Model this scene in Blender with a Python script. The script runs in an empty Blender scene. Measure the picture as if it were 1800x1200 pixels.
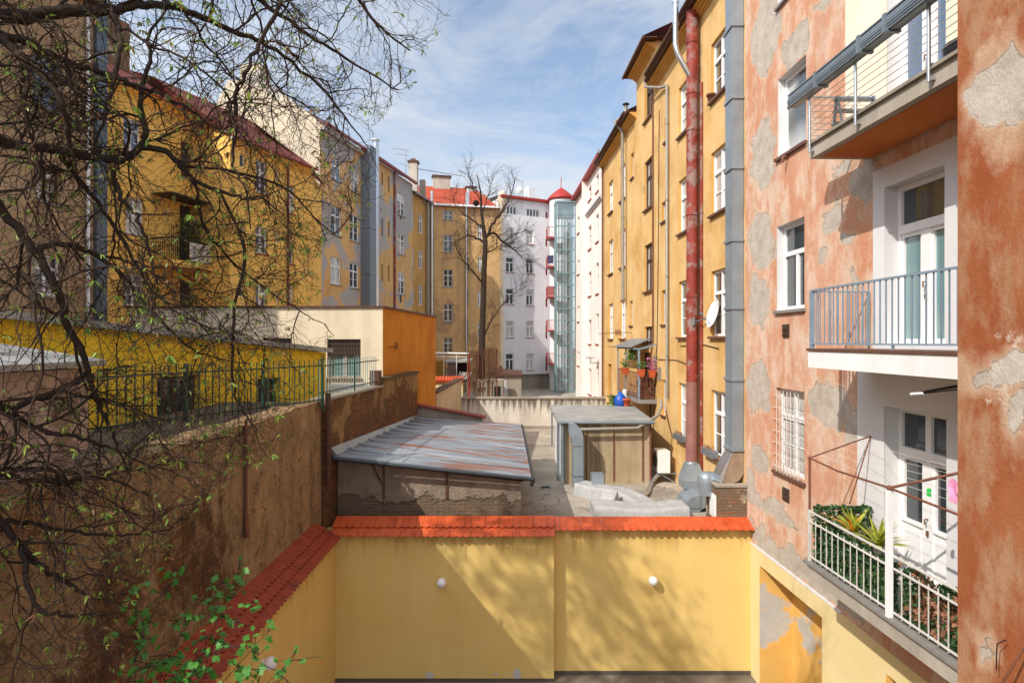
import bpy, math, random
from mathutils import Vector, Matrix, noise
random.seed(7)
scene = bpy.context.scene
COL = scene.collection
F = 1100.0            # focal length of the photograph in its own pixels (1800 wide)
GZ = -8.35            # courtyard ground, the camera stands at height 0
TZ = -5.0             # level of the flat roof behind the yellow wall

def at(px, py, Y):    # a point seen at px,py that lies Y metres away
    return Vector(((px-900)/F*Y, Y, (600-py)/F*Y))

# ------------------------------------------------------------------ meshes
class MB:
    def __init__(s): s.v=[]; s.f=[]; s.m=[]; s.sm=[]
    def add(s, vs, fs, m=0, smooth=False):
        n=len(s.v); s.v.extend([Vector(p) for p in vs])
        for f in fs:
            s.f.append(tuple(i+n for i in f)); s.m.append(m); s.sm.append(smooth)
    def quad(s,a,b,c,d,m=0): s.add([a,b,c,d],[(0,1,2,3)],m)
    def hexa(s,p,m=0):      # 8 points: bottom 4 (ccw), top 4
        s.add(p,[(3,2,1,0),(4,5,6,7),(0,1,5,4),(1,2,6,5),(2,3,7,6),(3,0,4,7)],m)
    def box(s,x0,x1,y0,y1,z0,z1,m=0):
        s.hexa([(x0,y0,z0),(x1,y0,z0),(x1,y1,z0),(x0,y1,z0),(x0,y0,z1),(x1,y0,z1),(x1,y1,z1),(x0,y1,z1)],m)
    def bar(s,a,b,w,h=None,m=0,up=(0,0,1)):   # rectangular bar from a to b
        a=Vector(a); b=Vector(b); d=(b-a).normalized(); h=h or w
        u=Vector(up)
        if abs(d.dot(u))>.99: u=Vector((1,0,0))
        x=d.cross(u).normalized(); y=x.cross(d).normalized()
        x=x*w/2; y=y*h/2
        s.hexa([a-x-y,a+x-y,b+x-y,b-x-y,a-x+y,a+x+y,b+x+y,b-x+y],m)
    def tube(s,pts,r,n=8,m=0,cap=True,smooth=True):
        pts=[Vector(p) for p in pts]; k=len(pts)
        rs=r if isinstance(r,(list,tuple)) else [r]*k
        d0=(pts[1]-pts[0]).normalized()
        ref=Vector((0,0,1)) if abs(d0.z)<.9 else Vector((1,0,0))
        x=d0.cross(ref).normalized()
        vs=[]
        for i,p in enumerate(pts):
            if i==0: d=pts[1]-pts[0]
            elif i==k-1: d=pts[-1]-pts[-2]
            else: d=(pts[i+1]-pts[i]).normalized()+(pts[i]-pts[i-1]).normalized()
            if d.length<1e-9: d=Vector((0,0,1))
            d.normalize()
            x=(x-d*x.dot(d))
            if x.length<1e-6: x=d.orthogonal()
            x.normalize(); y=d.cross(x)
            for j in range(n):
                t=2*math.pi*j/n
                vs.append(p+(x*math.cos(t)+y*math.sin(t))*rs[i])
        fs=[]
        for i in range(k-1):
            for j in range(n):
                fs.append((i*n+j,i*n+(j+1)%n,(i+1)*n+(j+1)%n,(i+1)*n+j))
        s.add(vs,fs,m,smooth)
        if cap:
            s.add([vs[j] for j in range(n)],[tuple(range(n-1,-1,-1))],m)
            s.add([vs[(k-1)*n+j] for j in range(n)],[tuple(range(n))],m)
    def lathe(s,c,prof,n=16,m=0,smooth=True):  # prof [(r,z)] around vertical axis at c
        c=Vector(c); vs=[]; fs=[]
        for r,z in prof:
            for j in range(n):
                t=2*math.pi*j/n; vs.append(c+Vector((r*math.cos(t),r*math.sin(t),z)))
        for i in range(len(prof)-1):
            for j in range(n):
                fs.append((i*n+j,i*n+(j+1)%n,(i+1)*n+(j+1)%n,(i+1)*n+j))
        s.add(vs,fs,m,smooth)
    def sphere(s,c,r,m=0,nu=20,nv=12):
        s.lathe(c,[(max(r*math.sin(math.pi*i/nv),1e-4),-r*math.cos(math.pi*i/nv)) for i in range(nv+1)],nu,m)
    def extrude(s,poly,off,m=0):   # planar polygon extruded by vector off
        n=len(poly); P=[Vector(p) for p in poly]; o=Vector(off)
        s.add(P+[p+o for p in P],[tuple(range(n-1,-1,-1)),tuple(range(n,2*n))]+[(i,(i+1)%n,n+(i+1)%n,n+i) for i in range(n)],m)

def mesh_object(name, mb, mats, parent=None, loc=None):
    me=bpy.data.meshes.new(name)
    if parent is not None:
        o3=Vector(parent['_o'])
    elif loc is not None: o3=Vector(loc)
    else:
        xs=[v.x for v in mb.v]; ys=[v.y for v in mb.v]; zs=[v.z for v in mb.v]
        o3=Vector(((min(xs)+max(xs))/2,(min(ys)+max(ys))/2,min(zs)))
    me.from_pydata([tuple(v-o3) for v in mb.v],[],mb.f)
    if not isinstance(mats,(list,tuple)): mats=[mats]
    for m in mats: me.materials.append(m)
    me.polygons.foreach_set('material_index',mb.m)
    me.polygons.foreach_set('use_smooth',mb.sm)
    me.update()
    ob=bpy.data.objects.new(name,me); COL.objects.link(ob)
    ob['_o']=tuple(o3)
    if parent is not None: ob.parent=parent
    else: ob.location=o3
    return ob
def part(name,mb,mats,parent): return mesh_object(name,mb,mats,parent)
def tag(o,label,cat,group=None,kind=None):
    if kind: o['kind']=kind
    if label: o['label']=label
    if cat: o['category']=cat
    if group: o['group']=group
    return o
def thing(name,label,cat,loc,group=None):
    o=bpy.data.objects.new(name,None); COL.objects.link(o)
    o.empty_display_size=.2; o.location=loc; o['_o']=tuple(loc)
    return tag(o,label,cat,group)
def single(name,mb,mats,label,cat,group=None): return tag(mesh_object(name,mb,mats),label,cat,group)
def structure(name,mb,mats): 
    o=mesh_object(name,mb,mats); o['kind']='structure'; return o
def copy_tree(o,loc,label=None):
    c=o.copy(); COL.objects.link(c); c.location=loc
    if label: c['label']=label
    def rec(src,dst):
        for ch in src.children:
            d=ch.copy(); COL.objects.link(d); d.parent=dst; rec(ch,d)
    rec(o,c)
    return c

# ------------------------------------------------------------------ facades (walked left to right as seen)
class Fac:
    def __init__(s,x0,y0,x1,y1):
        s.p=Vector((x0,y0)); d=Vector((x1-x0,y1-y0)); s.L=d.length; s.d=d/s.L
        s.n=Vector((s.d.y,-s.d.x))          # outward
    def pt(s,u,z,off=0.):
        q=s.p+s.d*u+s.n*off; return Vector((q.x,q.y,z))
    def u(s,px):
        k=(px-900)/F       # x = k y
        # p.x+d.x u = k (p.y + d.y u)
        return (k*s.p.y-s.p.x)/(s.d.x-k*s.d.y)
    def Y(s,px): u=s.u(px); return s.p.y+s.d.y*u
    def z(s,px,py): return (600-py)/F*s.Y(px)
    def rect(s,pa,pb,ya,yb,ref=None):
        ref=ref if ref is not None else (pa+pb)/2
        return (s.u(pa),s.u(pb),s.z(ref,yb),s.z(ref,ya))
def fbox(mb,fac,u0,u1,z0,z1,o0,o1,m=0):
    P=fac.pt
    mb.hexa([P(u0,z0,o1),P(u1,z0,o1),P(u1,z0,o0),P(u0,z0,o0),P(u0,z1,o1),P(u1,z1,o1),P(u1,z1,o0),P(u0,z1,o0)],m)
def facade(mb,fac,u0,u1,z0,z1,holes,reveal=.16,m=0,mr=None,depth=None,back=False,topmat=None,step=None):
    mr=m if mr is None else mr
    us=sorted({u0,u1,*[h[0] for h in holes],*[h[1] for h in holes]}); us=[a for a in us if u0-1e-6<=a<=u1+1e-6]
    zs=sorted({z0,z1,*[h[2] for h in holes],*[h[3] for h in holes]}); zs=[a for a in zs if z0-1e-6<=a<=z1+1e-6]
    P=fac.pt
    for i in range(len(us)-1):
        uc=(us[i]+us[i+1])/2
        j=0
        while j<len(zs)-1:
            zc=(zs[j]+zs[j+1])/2
            if any(h[0]<uc<h[1] and h[2]<zc<h[3] for h in holes): j+=1; continue
            k=j
            while k+1<len(zs)-1 and not any(h[0]<uc<h[1] and h[2]<(zs[k+1]+zs[k+2])/2<h[3] for h in holes): k+=1
            mb.quad(P(us[i],zs[j]),P(us[i+1],zs[j]),P(us[i+1],zs[k+1]),P(us[i],zs[k+1]),m)
            j=k+1
    for h in holes:
        a,b,c,d=h[:4]; r=h[4] if len(h)>4 and h[4] else reveal
        mm=h[5] if len(h)>5 else mr
        mb.quad(P(a,c),P(a,d),P(a,d,-r),P(a,c,-r),mm)
        mb.quad(P(b,d),P(b,c),P(b,c,-r),P(b,d,-r),mm)
        mb.quad(P(a,d),P(b,d),P(b,d,-r),P(a,d,-r),mm)
        mb.quad(P(b,c),P(a,c),P(a,c,-r),P(b,c,-r),mm)
        if back: mb.quad(P(a,c,-r),P(b,c,-r),P(b,d,-r),P(a,d,-r),mm)
    if depth:
        D=-depth
        mb.quad(P(u0,z0),P(u0,z1),P(u0,z1,D),P(u0,z0,D),m)
        mb.quad(P(u1,z1),P(u1,z0),P(u1,z0,D),P(u1,z1,D),m)
        mb.quad(P(u0,z0,D),P(u0,z1,D),P(u1,z1,D),P(u1,z0,D),m)
        mb.quad(P(u0,z1),P(u1,z1),P(u1,z1,D),P(u0,z1,D),m if topmat is None else topmat)

def window(b,fac,r,style,fm,gm,sm=None,reveal=.14,fw=.07,name='window',sillout=.07,sub=True):
    """frame bars as one part, glass and sill as its sub-parts"""
    a,c,z0,z1=r[:4]; w=c-a; h=z1-z0
    o0=-reveal-.03; o1=-reveal+.04
    mb=MB()
    e=.004
    fbox(mb,fac,a+e,a+fw,z0+e,z1-e,o0,o1); fbox(mb,fac,c-fw,c-e,z0+e,z1-e,o0,o1)
    fbox(mb,fac,a+fw,c-fw,z0+e,z0+fw,o0,o1); fbox(mb,fac,a+fw,c-fw,z1-fw,z1-e,o0,o1)
    zt=z0+h*.66
    if 'T' in style: fbox(mb,fac,a+fw,c-fw,zt-.05,zt+.05,o0,o1+.012)
    if 'M' in style: zz=(z0+z1)/2; fbox(mb,fac,a+fw,c-fw,zz-.045,zz+.045,o0,o1+.012)
    segs=[(z0+fw,zt-.05),(zt+.05,z1-fw)] if 'T' in style else ([(z0+fw,(z0+z1)/2-.045),((z0+z1)/2+.045,z1-fw)] if 'M' in style else [(z0+fw,z1-fw)])
    if 'V' in style:
        um=(a+c)/2; hw=.055
        for s0,s1 in segs: fbox(mb,fac,um-hw,um+hw,s0,s1,o0,o1)
    if 'v' in style:   # mullion only below transom
        um=(a+c)/2; fbox(mb,fac,um-.055,um+.055,segs[0][0],segs[0][1],o0,o1)
    if '3' in style or '4' in style:
        n=3 if '3' in style else 4
        for k in range(1,n):
            um=a+w*k/n; fbox(mb,fac,um-.05,um+.05,z0+fw,z1-fw,o0,o1)
    if 'g' in style:   # thin glazing bars in the lower lights
        s0,s1=segs[0]; n=2
        for k in range(1,n): zz=s0+(s1-s0)*k/n; fbox(mb,fac,a+fw,c-fw,zz-.014,zz+.014,o0+.01,o1-.015)
        if len(segs)>1 and 'V' not in style:
            um=(a+c)/2; fbox(mb,fac,um-.02,um+.02,segs[1][0],segs[1][1],o0+.01,o1-.015)
    wn=part(name,mb,fm,b)
    g=MB(); og=-reveal-.005
    P=fac.pt; g.quad(P(a+.02,z0+.02,og),P(c-.02,z0+.02,og),P(c-.02,z1-.02,og),P(a+.02,z1-.02,og))
    part('pane',g,gm,wn)
    if sm is not None:
        s=MB(); fbox(s,fac,a-.06,c+.06,z0-.07,z0-.004,-reveal+.06,sillout)
        part('sill',s,sm,wn)
    return wn
# ------------------------------------------------------------------ materials
class G:
    def __init__(s,name):
        s.mat=bpy.data.materials.new(name); s.mat.use_nodes=True; s.nt=s.mat.node_tree
        s.nt.nodes.clear()
        s.out=s.n('ShaderNodeOutputMaterial'); s.b=s.n('ShaderNodeBsdfPrincipled')
        s.l(s.b.outputs[0],s.out.inputs[0]); s._pos=None
    def n(s,t,**k):
        x=s.nt.nodes.new(t)
        for a,b in k.items(): setattr(x,a,b)
        return x
    def l(s,a,b): s.nt.links.new(a,b)
    def put(s,inp,v):
        if hasattr(v,'bl_idname') or isinstance(v,bpy.types.NodeSocket): s.l(v,inp)
        else:
            if isinstance(v,(tuple,list)) and len(v)==3 and inp.type=='RGBA': v=(*v,1)
            inp.default_value=v
    @property
    def pos(s):
        if s._pos is None: s._pos=s.n('ShaderNodeNewGeometry').outputs['Position']
        return s._pos
    def scaled(s,v,sc,rot=None):
        m=s.n('ShaderNodeMapping'); s.l(v,m.inputs[0]); m.inputs['Scale'].default_value=sc
        if rot: m.inputs['Rotation'].default_value=rot
        return m.outputs[0]
    def noise(s,scale,detail=4,rough=.55,vec=None,dist=0.):
        x=s.n('ShaderNodeTexNoise'); s.l(vec if vec is not None else s.pos,x.inputs['Vector'])
        x.inputs['Scale'].default_value=scale; x.inputs['Detail'].default_value=detail
        x.inputs['Roughness'].default_value=rough; x.inputs['Distortion'].default_value=dist
        return x.outputs[0]
    def noisec(s,scale,detail=3,vec=None):
        x=s.n('ShaderNodeTexNoise'); s.l(vec if vec is not None else s.pos,x.inputs['Vector'])
        x.inputs['Scale'].default_value=scale; x.inputs['Detail'].default_value=detail
        return x.outputs[1]
    def ramp(s,f,stops,interp='LINEAR'):
        r=s.n('ShaderNodeValToRGB'); s.l(f,r.inputs[0]); r.color_ramp.interpolation=interp
        e=r.color_ramp.elements
        while len(e)<len(stops): e.new(.5)
        for i,(p,c) in enumerate(stops):
            e[i].position=p; e[i].color=(c,c,c,1) if isinstance(c,(int,float)) else (*c,1)
        return r.outputs[0]
    def mix(s,f,a,b,mode='MIX'):
        m=s.n('ShaderNodeMix',data_type='RGBA',blend_type=mode)
        s.put(m.inputs[0],f); s.put(m.inputs[6],a); s.put(m.inputs[7],b)
        return m.outputs[2]
    def math(s,op,a,b=0.,c=None,clamp=False):
        m=s.n('ShaderNodeMath',operation=op,use_clamp=clamp); s.put(m.inputs[0],a); s.put(m.inputs[1],b)
        if c is not None: s.put(m.inputs[2],c)
        return m.outputs[0]
    def vmath(s,op,a,b=(0,0,0)):
        m=s.n('ShaderNodeVectorMath',operation=op); s.put(m.inputs[0],a); s.put(m.inputs[1],b)
        return m.outputs['Value'] if op in('LENGTH','DOT_PRODUCT','DISTANCE') else m.outputs[0]
    def xyz(s,v=None):
        m=s.n('ShaderNodeSeparateXYZ'); s.l(v if v is not None else s.pos,m.inputs[0]); return m.outputs
    def comb(s,x,y,z=0.):
        m=s.n('ShaderNodeCombineXYZ'); s.put(m.inputs[0],x); s.put(m.inputs[1],y); s.put(m.inputs[2],z); return m.outputs[0]
    def bump(s,h,strength=.4,dist=.02):
        b=s.n('ShaderNodeBump'); s.l(h,b.inputs['Height']); b.inputs['Strength'].default_value=strength; b.inputs['Distance'].default_value=dist
        s.l(b.outputs[0],s.b.inputs['Normal'])
    def fin(s,color=None,rough=.8,metal=0.,spec=.3):
        if color is not None: s.put(s.b.inputs['Base Color'],color)
        s.put(s.b.inputs['Roughness'],rough); s.b.inputs['Metallic'].default_value=metal
        s.b.inputs['Specular IOR Level'].default_value=spec
        return s.mat
def C(h):   # sRGB hex -> linear
    v=[int(h[i:i+2],16)/255 for i in(0,2,4)]
    return tuple(x/12.92 if x<=.04045 else ((x+.055)/1.055)**2.4 for x in v)
def sc(c,k): return tuple(min(x*k,.95) for x in c)

def streaks(g,amount=.5,scale=3.):
    v=g.scaled(g.pos,(scale,scale,.18))
    return g.math('MULTIPLY',g.ramp(g.noise(1.,6,.62,v),[(.48,0.),(.75,1.)]),amount)
def m_plaster(name,c,c2=None,stain=(.12,.1,.08),st=.35,bump=.25,patch=None,patch_lo=.6,patch_scale=.5,fine=1.,top=None,blotch=None):
    """top=(z, height): rain stains that start at the coping and fade downwards"""
    g=G(name); c2=c2 or sc(c,.78)
    base=g.mix(g.ramp(g.noise(.7,6,.6),[(.35,0.),(.66,1.)]),c,c2)
    base=g.mix(g.math('MULTIPLY',g.ramp(g.noise(9,5,.7),[(.42,0.),(.75,1.)]),.22*fine),base,sc(c,.6))
    base=g.mix(streaks(g,st,1.8),base,stain)
    if blotch: base=g.mix(g.math('MULTIPLY',g.ramp(g.noise(.45,8,.7,g.vmath('ADD',g.pos,(5,8,2))),[(.5,0.),(.62,1.)]),.6),base,blotch)
    if top:
        zz=g.math('DIVIDE',g.math('SUBTRACT',g.xyz()[2],top[0]-top[1]),top[1],clamp=True)
        sn=g.ramp(g.math('ADD',g.noise(1.,6,.65,g.scaled(g.pos,(5,5,.5))),g.math('MULTIPLY',g.math('SUBTRACT',zz,.5),.35)),[(.5,0.),(.68,.85)])
        base=g.mix(sn,base,stain)
    h=g.noise(28,6,.65)
    if patch:
        w=g.vmath('ADD',g.pos,g.vmath('SCALE',g.noisec(1.3,5),(0,0,0))) if False else g.pos
        n=g.noise(patch_scale,9,.62,w,dist=.35)
        msk=g.ramp(n,[(patch_lo,0.),(patch_lo+.018,1.)])
        pc=g.mix(g.noise(4,6,.7),sc(patch,.72),sc(patch,1.15))
        edge=g.ramp(n,[(patch_lo-.03,0.),(patch_lo,1.),(patch_lo+.03,0.)])
        base=g.mix(msk,base,pc); base=g.mix(g.math('MULTIPLY',edge,.35),base,sc(c2,1.25))
        h=g.math('ADD',h,g.math('MULTIPLY',msk,-.6))
    h=g.math('ADD',h,g.math('MULTIPLY',g.noise(3.,4,.5),.8))
    g.bump(h,bump,.03)
    return g.fin(base,.9,spec=.2)
def m_simple(name,c,rough=.6,metal=0.,var=.25,scale=6.,bump=.08,spec=.4,rust=None,rust_lo=.6):
    g=G(name)
    base=g.mix(g.ramp(g.noise(scale,5,.62),[(.35,0.),(.7,1.)]),c,sc(c,1-var))
    if rust:
        n=g.noise(2.2,8,.68); base=g.mix(g.ramp(n,[(rust_lo,0.),(rust_lo+.08,1.)]),base,rust)
    if bump: g.bump(g.noise(scale*6,4,.6),bump,.01)
    return g.fin(base,rough,metal,spec)
def m_glass(name,c=(.02,.026,.03),curtain=None,lo=.5):
    g=G(name); x=g.xyz()
    base=g.mix(g.noise(1.1,2,.5),c,sc(c,2.2))
    if curtain:
        v=g.scaled(g.pos,(7,7,.25)); folds=g.noise(1.2,3,.5,v)
        cc=g.mix(folds,sc(curtain,.45),curtain)
        m=g.ramp(g.noise(.45,1,.4),[(lo-.03,0.),(lo+.03,1.)])
        base=g.mix(m,base,cc)
    g.bump(g.noise(1.3,2,.5),.05,.02)
    g.b.inputs['Coat Weight'].default_value=.6; g.b.inputs['Coat Roughness'].default_value=.02
    return g.fin(base,.08,0,.8)
def brick_nodes(g,ax,scale,c1,c2,mort,rough=.6):
    x=g.xyz(); v=g.comb(x[ax],x[2],0.)
    d=g.vmath('ADD',v,g.vmath('MULTIPLY',g.vmath('SUBTRACT',g.noisec(5,3),(.5,.5,.5)),(.05,.05,0)))
    t=g.n('ShaderNodeTexBrick'); g.l(d,t.inputs['Vector'])
    t.inputs['Scale'].default_value=scale; t.inputs['Color1'].default_value=(*c1,1); t.inputs['Color2'].default_value=(*c2,1); t.inputs['Mortar'].default_value=(*mort,1)
    t.inputs['Brick Width'].default_value=.29; t.inputs['Row Height'].default_value=.085; t.inputs['Mortar Size'].default_value=.012; t.inputs['Mortar Smooth'].default_value=.4
    return t
def m_brickplaster(name,ax,plaster,c1,c2,mort,lo=.5,scale=.6,bias=None,rough_b=.8,extra=None,pits=False):
    g=G(name); t=brick_nodes(g,ax,1.,c1,c2,mort)
    bc=g.mix(g.ramp(g.noise(2.2,6,.7),[(.35,0.),(.7,1.)]),t.outputs[0],sc(mort,.55))
    n=g.noise(scale,9,.64,dist=.3)
    if bias is not None:   # (z, strength): more brick below z
        n=g.math('ADD',n,g.math('MULTIPLY',g.math('SUBTRACT',bias[0],g.xyz()[2]),bias[1]))
    msk=g.ramp(n,[(lo,0.),(lo+.05,1.)])
    pl=g.mix(g.ramp(g.noise(1.7,8,.68),[(.3,0.),(.7,1.)]),sc(plaster,1.2),sc(plaster,.6))
    pl=g.mix(streaks(g,.55,2.),pl,sc(plaster,.35))
    col=g.mix(msk,pl,bc)
    if extra: 
        col=g.mix(g.ramp(g.noise(.55,7,.66,g.vmath('ADD',g.pos,(7,3,1))),[(extra[1],0.),(extra[1]+.08,1.)]),col,extra[0])
    if pits:
        pn=g.noise(7,7,.72); col=g.mix(g.ramp(pn,[(.54,0.),(.62,.75)]),col,sc(plaster,.22)); col=g.mix(g.ramp(g.noise(3.3,6,.7),[(.5,0.),(.68,.5)]),col,sc(plaster,1.25))
    h=g.math('ADD',g.math('MULTIPLY',g.math('MULTIPLY',t.outputs['Fac'],-1.),msk),g.math('MULTIPLY',g.noise(14,8,.72),1.3))
    h=g.math('ADD',h,g.math('MULTIPLY',msk,-.9))
    g.bump(h,rough_b,.05)
    return g.fin(col,.95,spec=.1)

YEL=C('e3b04f')
M={}
M['front_yellow']=m_plaster('fresh_yellow_render',C('e4c57c'),C('debc70'),stain=C('bc9656'),st=.2,bump=.08,fine=.35,top=(-4.7,.8))
M['base_yellow']=m_plaster('pale_yellow_render',C('e4d09c'),C('dec68e'),stain=C('c9a050'),st=.1,bump=.06,fine=.3)
M['yel_right']=m_plaster('old_yellow_render',C('debb82'),C('d2a768'),stain=C('94806a'),st=.3,blotch=C('b98a4a'),bump=.22,patch=C('b79a72'),patch_lo=.645,patch_scale=.55)
M['yel_left']=m_plaster('smooth_ochre_render',C('f2c56c'),C('ebba5e'),stain=C('b08440'),st=.15,bump=.05,fine=.4)
M['tan_left']=m_plaster('dull_tan_render',C('b89a78'),C('a68767'),stain=C('5e4a38'),st=.5,bump=.12)
M['patched']=m_plaster('patched_grey_ochre_render',C('dab27a'),C('cca066'),stain=C('7e6a50'),st=.3,bump=.3,patch=C('b0aaa6'),patch_lo=.465,patch_scale=.24)
M['ochre_far']=m_plaster('weathered_ochre_render',C('d0a05c'),C('b88e58'),stain=C('65503a'),st=.55,bump=.2)
M['tan_far']=m_plaster('weathered_tan_render',C('d6ac72'),C('c49c6e'),stain=C('66533f'),st=.6,bump=.2,patch=C('b58f66'),patch_lo=.56,patch_scale=.3)
M['white']=m_plaster('white_render',C('e6e3e4'),C('dddadc'),stain=C('a8a09c'),st=.15,bump=.05,fine=.4)
M['pinkwhite']=m_plaster('pinkish_white_render',C('f2e4dc'),C('eedcd2'),stain=C('b8a098'),st=.12,bump=.05,fine=.4)
M['cream']=m_plaster('cream_render',C('e4d4b8'),C('d8c6a8'),stain=C('8a7a62'),st=.3,bump=.12)
M['firewall']=m_plaster('pale_firewall_render',C('d8c8ae'),C('c8bba6'),stain=C('8d8576'),st=.4,bump=.15,patch=C('b4aea4'),patch_lo=.56,patch_scale=.2)
M['orange']=m_plaster('orange_ochre_render',C('d08a30'),C('c27a20'),stain=C('7c4a18'),st=.2,blotch=C('a8661c'),bump=.16)
M['lowyellow']=m_plaster('bright_yellow_render',C('eec83a'),C('e6bc30'),stain=C('a8801c'),st=.12,bump=.05,fine=.3)
M['pinkgrey']=m_plaster('pinkish_grey_render',C('bba596'),C('a08c7e'),stain=C('6b5a50'),st=.4,bump=.2,patch=C('8d7a68'),patch_lo=.55,patch_scale=.9)
M['stained']=m_plaster('stained_white_wall',C('d8d0c4'),C('c4bbac'),stain=C('4c463e'),st=.35,bump=.2,top=(-3.3,1.3))
M['creamwall']=m_plaster('greyish_cream_render',C('cdbca2'),C('bcaa90'),stain=C('7d6f5c'),st=.4,bump=.12)
M['concrete']=m_plaster('bare_concrete',C('a59a8a'),C('8d8375'),stain=C('5c5348'),st=.5,bump=.3)
M['hutwall']=m_plaster('dirty_hut_render',C('b8a486'),C('a08c6c'),stain=C('463a2c'),st=.75,bump=.3,patch=C('bdb4a4'),patch_lo=.67,patch_scale=.7)
M['whitewash']=m_plaster('whitewashed_render',C('dcdada'),C('d2cfcd'),stain=C('b0a8a0'),st=.1,bump=.06,fine=.3)
M['terrace']=m_plaster('grey_screed',C('b0a696'),C('8f8678'),stain=C('6d655b'),st=.2,bump=.3,patch=C('8b8278'),patch_lo=.6,patch_scale=.55)
M['ground']=m_plaster('dusty_ground',C('7d7468'),C('6b6256'),stain=C('4d463c'),st=.2,bump=.3)
M['plinth']=m_simple('dark_plinth',C('5f564c'),.9,bump=.2)
M['brownwall']=m_brickplaster('brown_crumbling_render',1,C('ab8c68'),C('7c4a30'),C('8c5c3c'),C('6b5a45'),lo=.57,scale=.45,bias=(-3.2,.022),extra=(C('94501f'),.6),pits=True,rough_b=1.)
M['brickwall']=m_brickplaster('mossy_brick_and_render',1,C('a08058'),C('9c5a38'),C('6f4028'),C('7d6a50'),lo=.44,scale=.8,bias=(-1.9,.1))
M['shedwall']=m_brickplaster('shed_render_over_brick',0,C('9a8a78'),C('6e5546'),C('85644e'),C('9c8c78'),lo=.5,scale=1.3,bias=(-4.1,.75),rough_b=1.)
M['pierbrick']=m_brickplaster('old_pier_brick',0,C('b5a48c'),C('7d6a58'),C('9a5a3c'),C('94866f'),lo=.36,scale=1.1)
M['zinc']=m_simple('grey_zinc',C('8f999f'),.42,.55,var=.3,scale=1.6,bump=.04)
M['duct']=m_simple('galvanised_duct',C('9aa4ab'),.45,.45,var=.22,scale=2.,bump=.03)
M['steel']=m_simple('bright_steel',C('d0d3d6'),.25,.85,var=.15,bump=.02)
M['foil']=m_simple('aluminium_foil',C('dfe4ea'),.22,.9,var=.2,scale=14,bump=.9)
M['hutroof']=m_simple('grey_sheet_roof',C('a4a4a0'),.55,.15,var=.35,scale=1.4,bump=.06,rust=C('8a4f32'),rust_lo=.68)
M['redflue']=m_simple('peeling_red_paint',C('963a2e'),.6,0,var=.45,scale=2.4,bump=.25,rust=C('8d736c'),rust_lo=.5)
M['rustpipe']=m_simple('brown_pipe',C('7a4a36'),.6,0,var=.3)
M['greypipe']=m_simple('grey_painted_pipe',C('9b9488'),.55,.1,var=.2)
M['redpaint']=m_simple('red_paint',C('a83228'),.5,var=.25)
M['whitepaint']=m_simple('white_paint',C('eeecea'),.45,var=.08,bump=.03)
M['oldwhite']=m_simple('old_white_paint',C('d6d0c6'),.55,var=.2,bump=.1,rust=C('9a7c62'),rust_lo=.68)
M['bluegrey']=m_simple('blue_grey_paint',C('8597a6'),.45,.1,var=.12)
M['green']=m_simple('dark_green_paint',C('1f4a36'),.5,var=.3)
M['palegreen']=m_simple('pale_green_paint',C('8fa39a'),.5,var=.3)
M['darkframe']=m_simple('dark_brown_wood',C('4a3a2e'),.6,var=.3)
M['teal']=m_simple('dark_teal_paint',C('1d4240'),.5,var=.2)
M['brownwood']=m_simple('brown_wood',C('6e4a30'),.65,var=.3)
M['sill_brown']=m_simple('brown_sheet_sill',C('6b4a3c'),.55,var=.25)
M['sill_grey']=m_simple('grey_sill',C('8a857e'),.6,var=.25)
M['sill_red']=m_simple('red_sill',C('9a4034'),.55,var=.2)
M['black']=m_simple('black_plastic',C('1c1c1e'),.5,var=.2)
M['dark']=m_simple('dark_opening',C('201a16'),.9,var=.3)
M['eave']=m_simple('dark_eave_board',C('5a3a2a'),.65,var=.3)
M['tarp']=m_simple('grey_blue_tarpaulin',C('aaa9a6'),.7,0,var=.2,scale=3.5,bump=.2)
M['globe']=m_simple('opal_globe',C('f1eef2'),.15,0,var=.04,bump=0)
M['lift_steel']=m_simple('teal_grey_steel',C('7f9a98'),.4,.2,var=.15)
M['chimney']=m_plaster('chimney_render',C('c9beb0'),C('b0a596'),stain=C('5a5046'),st=.6)
M['terracotta']=m_simple('terracotta',C('c8582c'),.7,var=.25)
M['bluebag']=m_simple('blue_plastic',C('1f55b8'),.4,var=.3)
M['pinkcloth']=m_simple('pink_cloth',C('f09ac0'),.8,var=.3,scale=9)
M['soil']=m_simple('potting_soil',C('3a2c20'),.95,var=.3)
M['yellowpanel']=m_simple('yellow_wood_panel',C('8f6a1e'),.7,var=.35,scale=3)
M['whiteplastic']=m_simple('white_plastic',C('e6e6e2'),.4,var=.06,bump=0)
M['glass']=m_glass('dark_window_glass')
M['glass_c']=m_glass('curtained_window_glass',curtain=C('c8c8c4'),lo=.46)
M['glass_t']=m_glass('teal_tinted_glass',C('4c6c70'),curtain=C('86a6a8'),lo=.5)
M['glass_b']=m_glass('painted_sky_glass',C('42536a'))  # blue grey base colour paints a sky reflection into the pane
M['glass_lace']=m_glass('lace_curtain_glass',C('8f8d84'),curtain=C('d6d4cc'),lo=.42)

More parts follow.
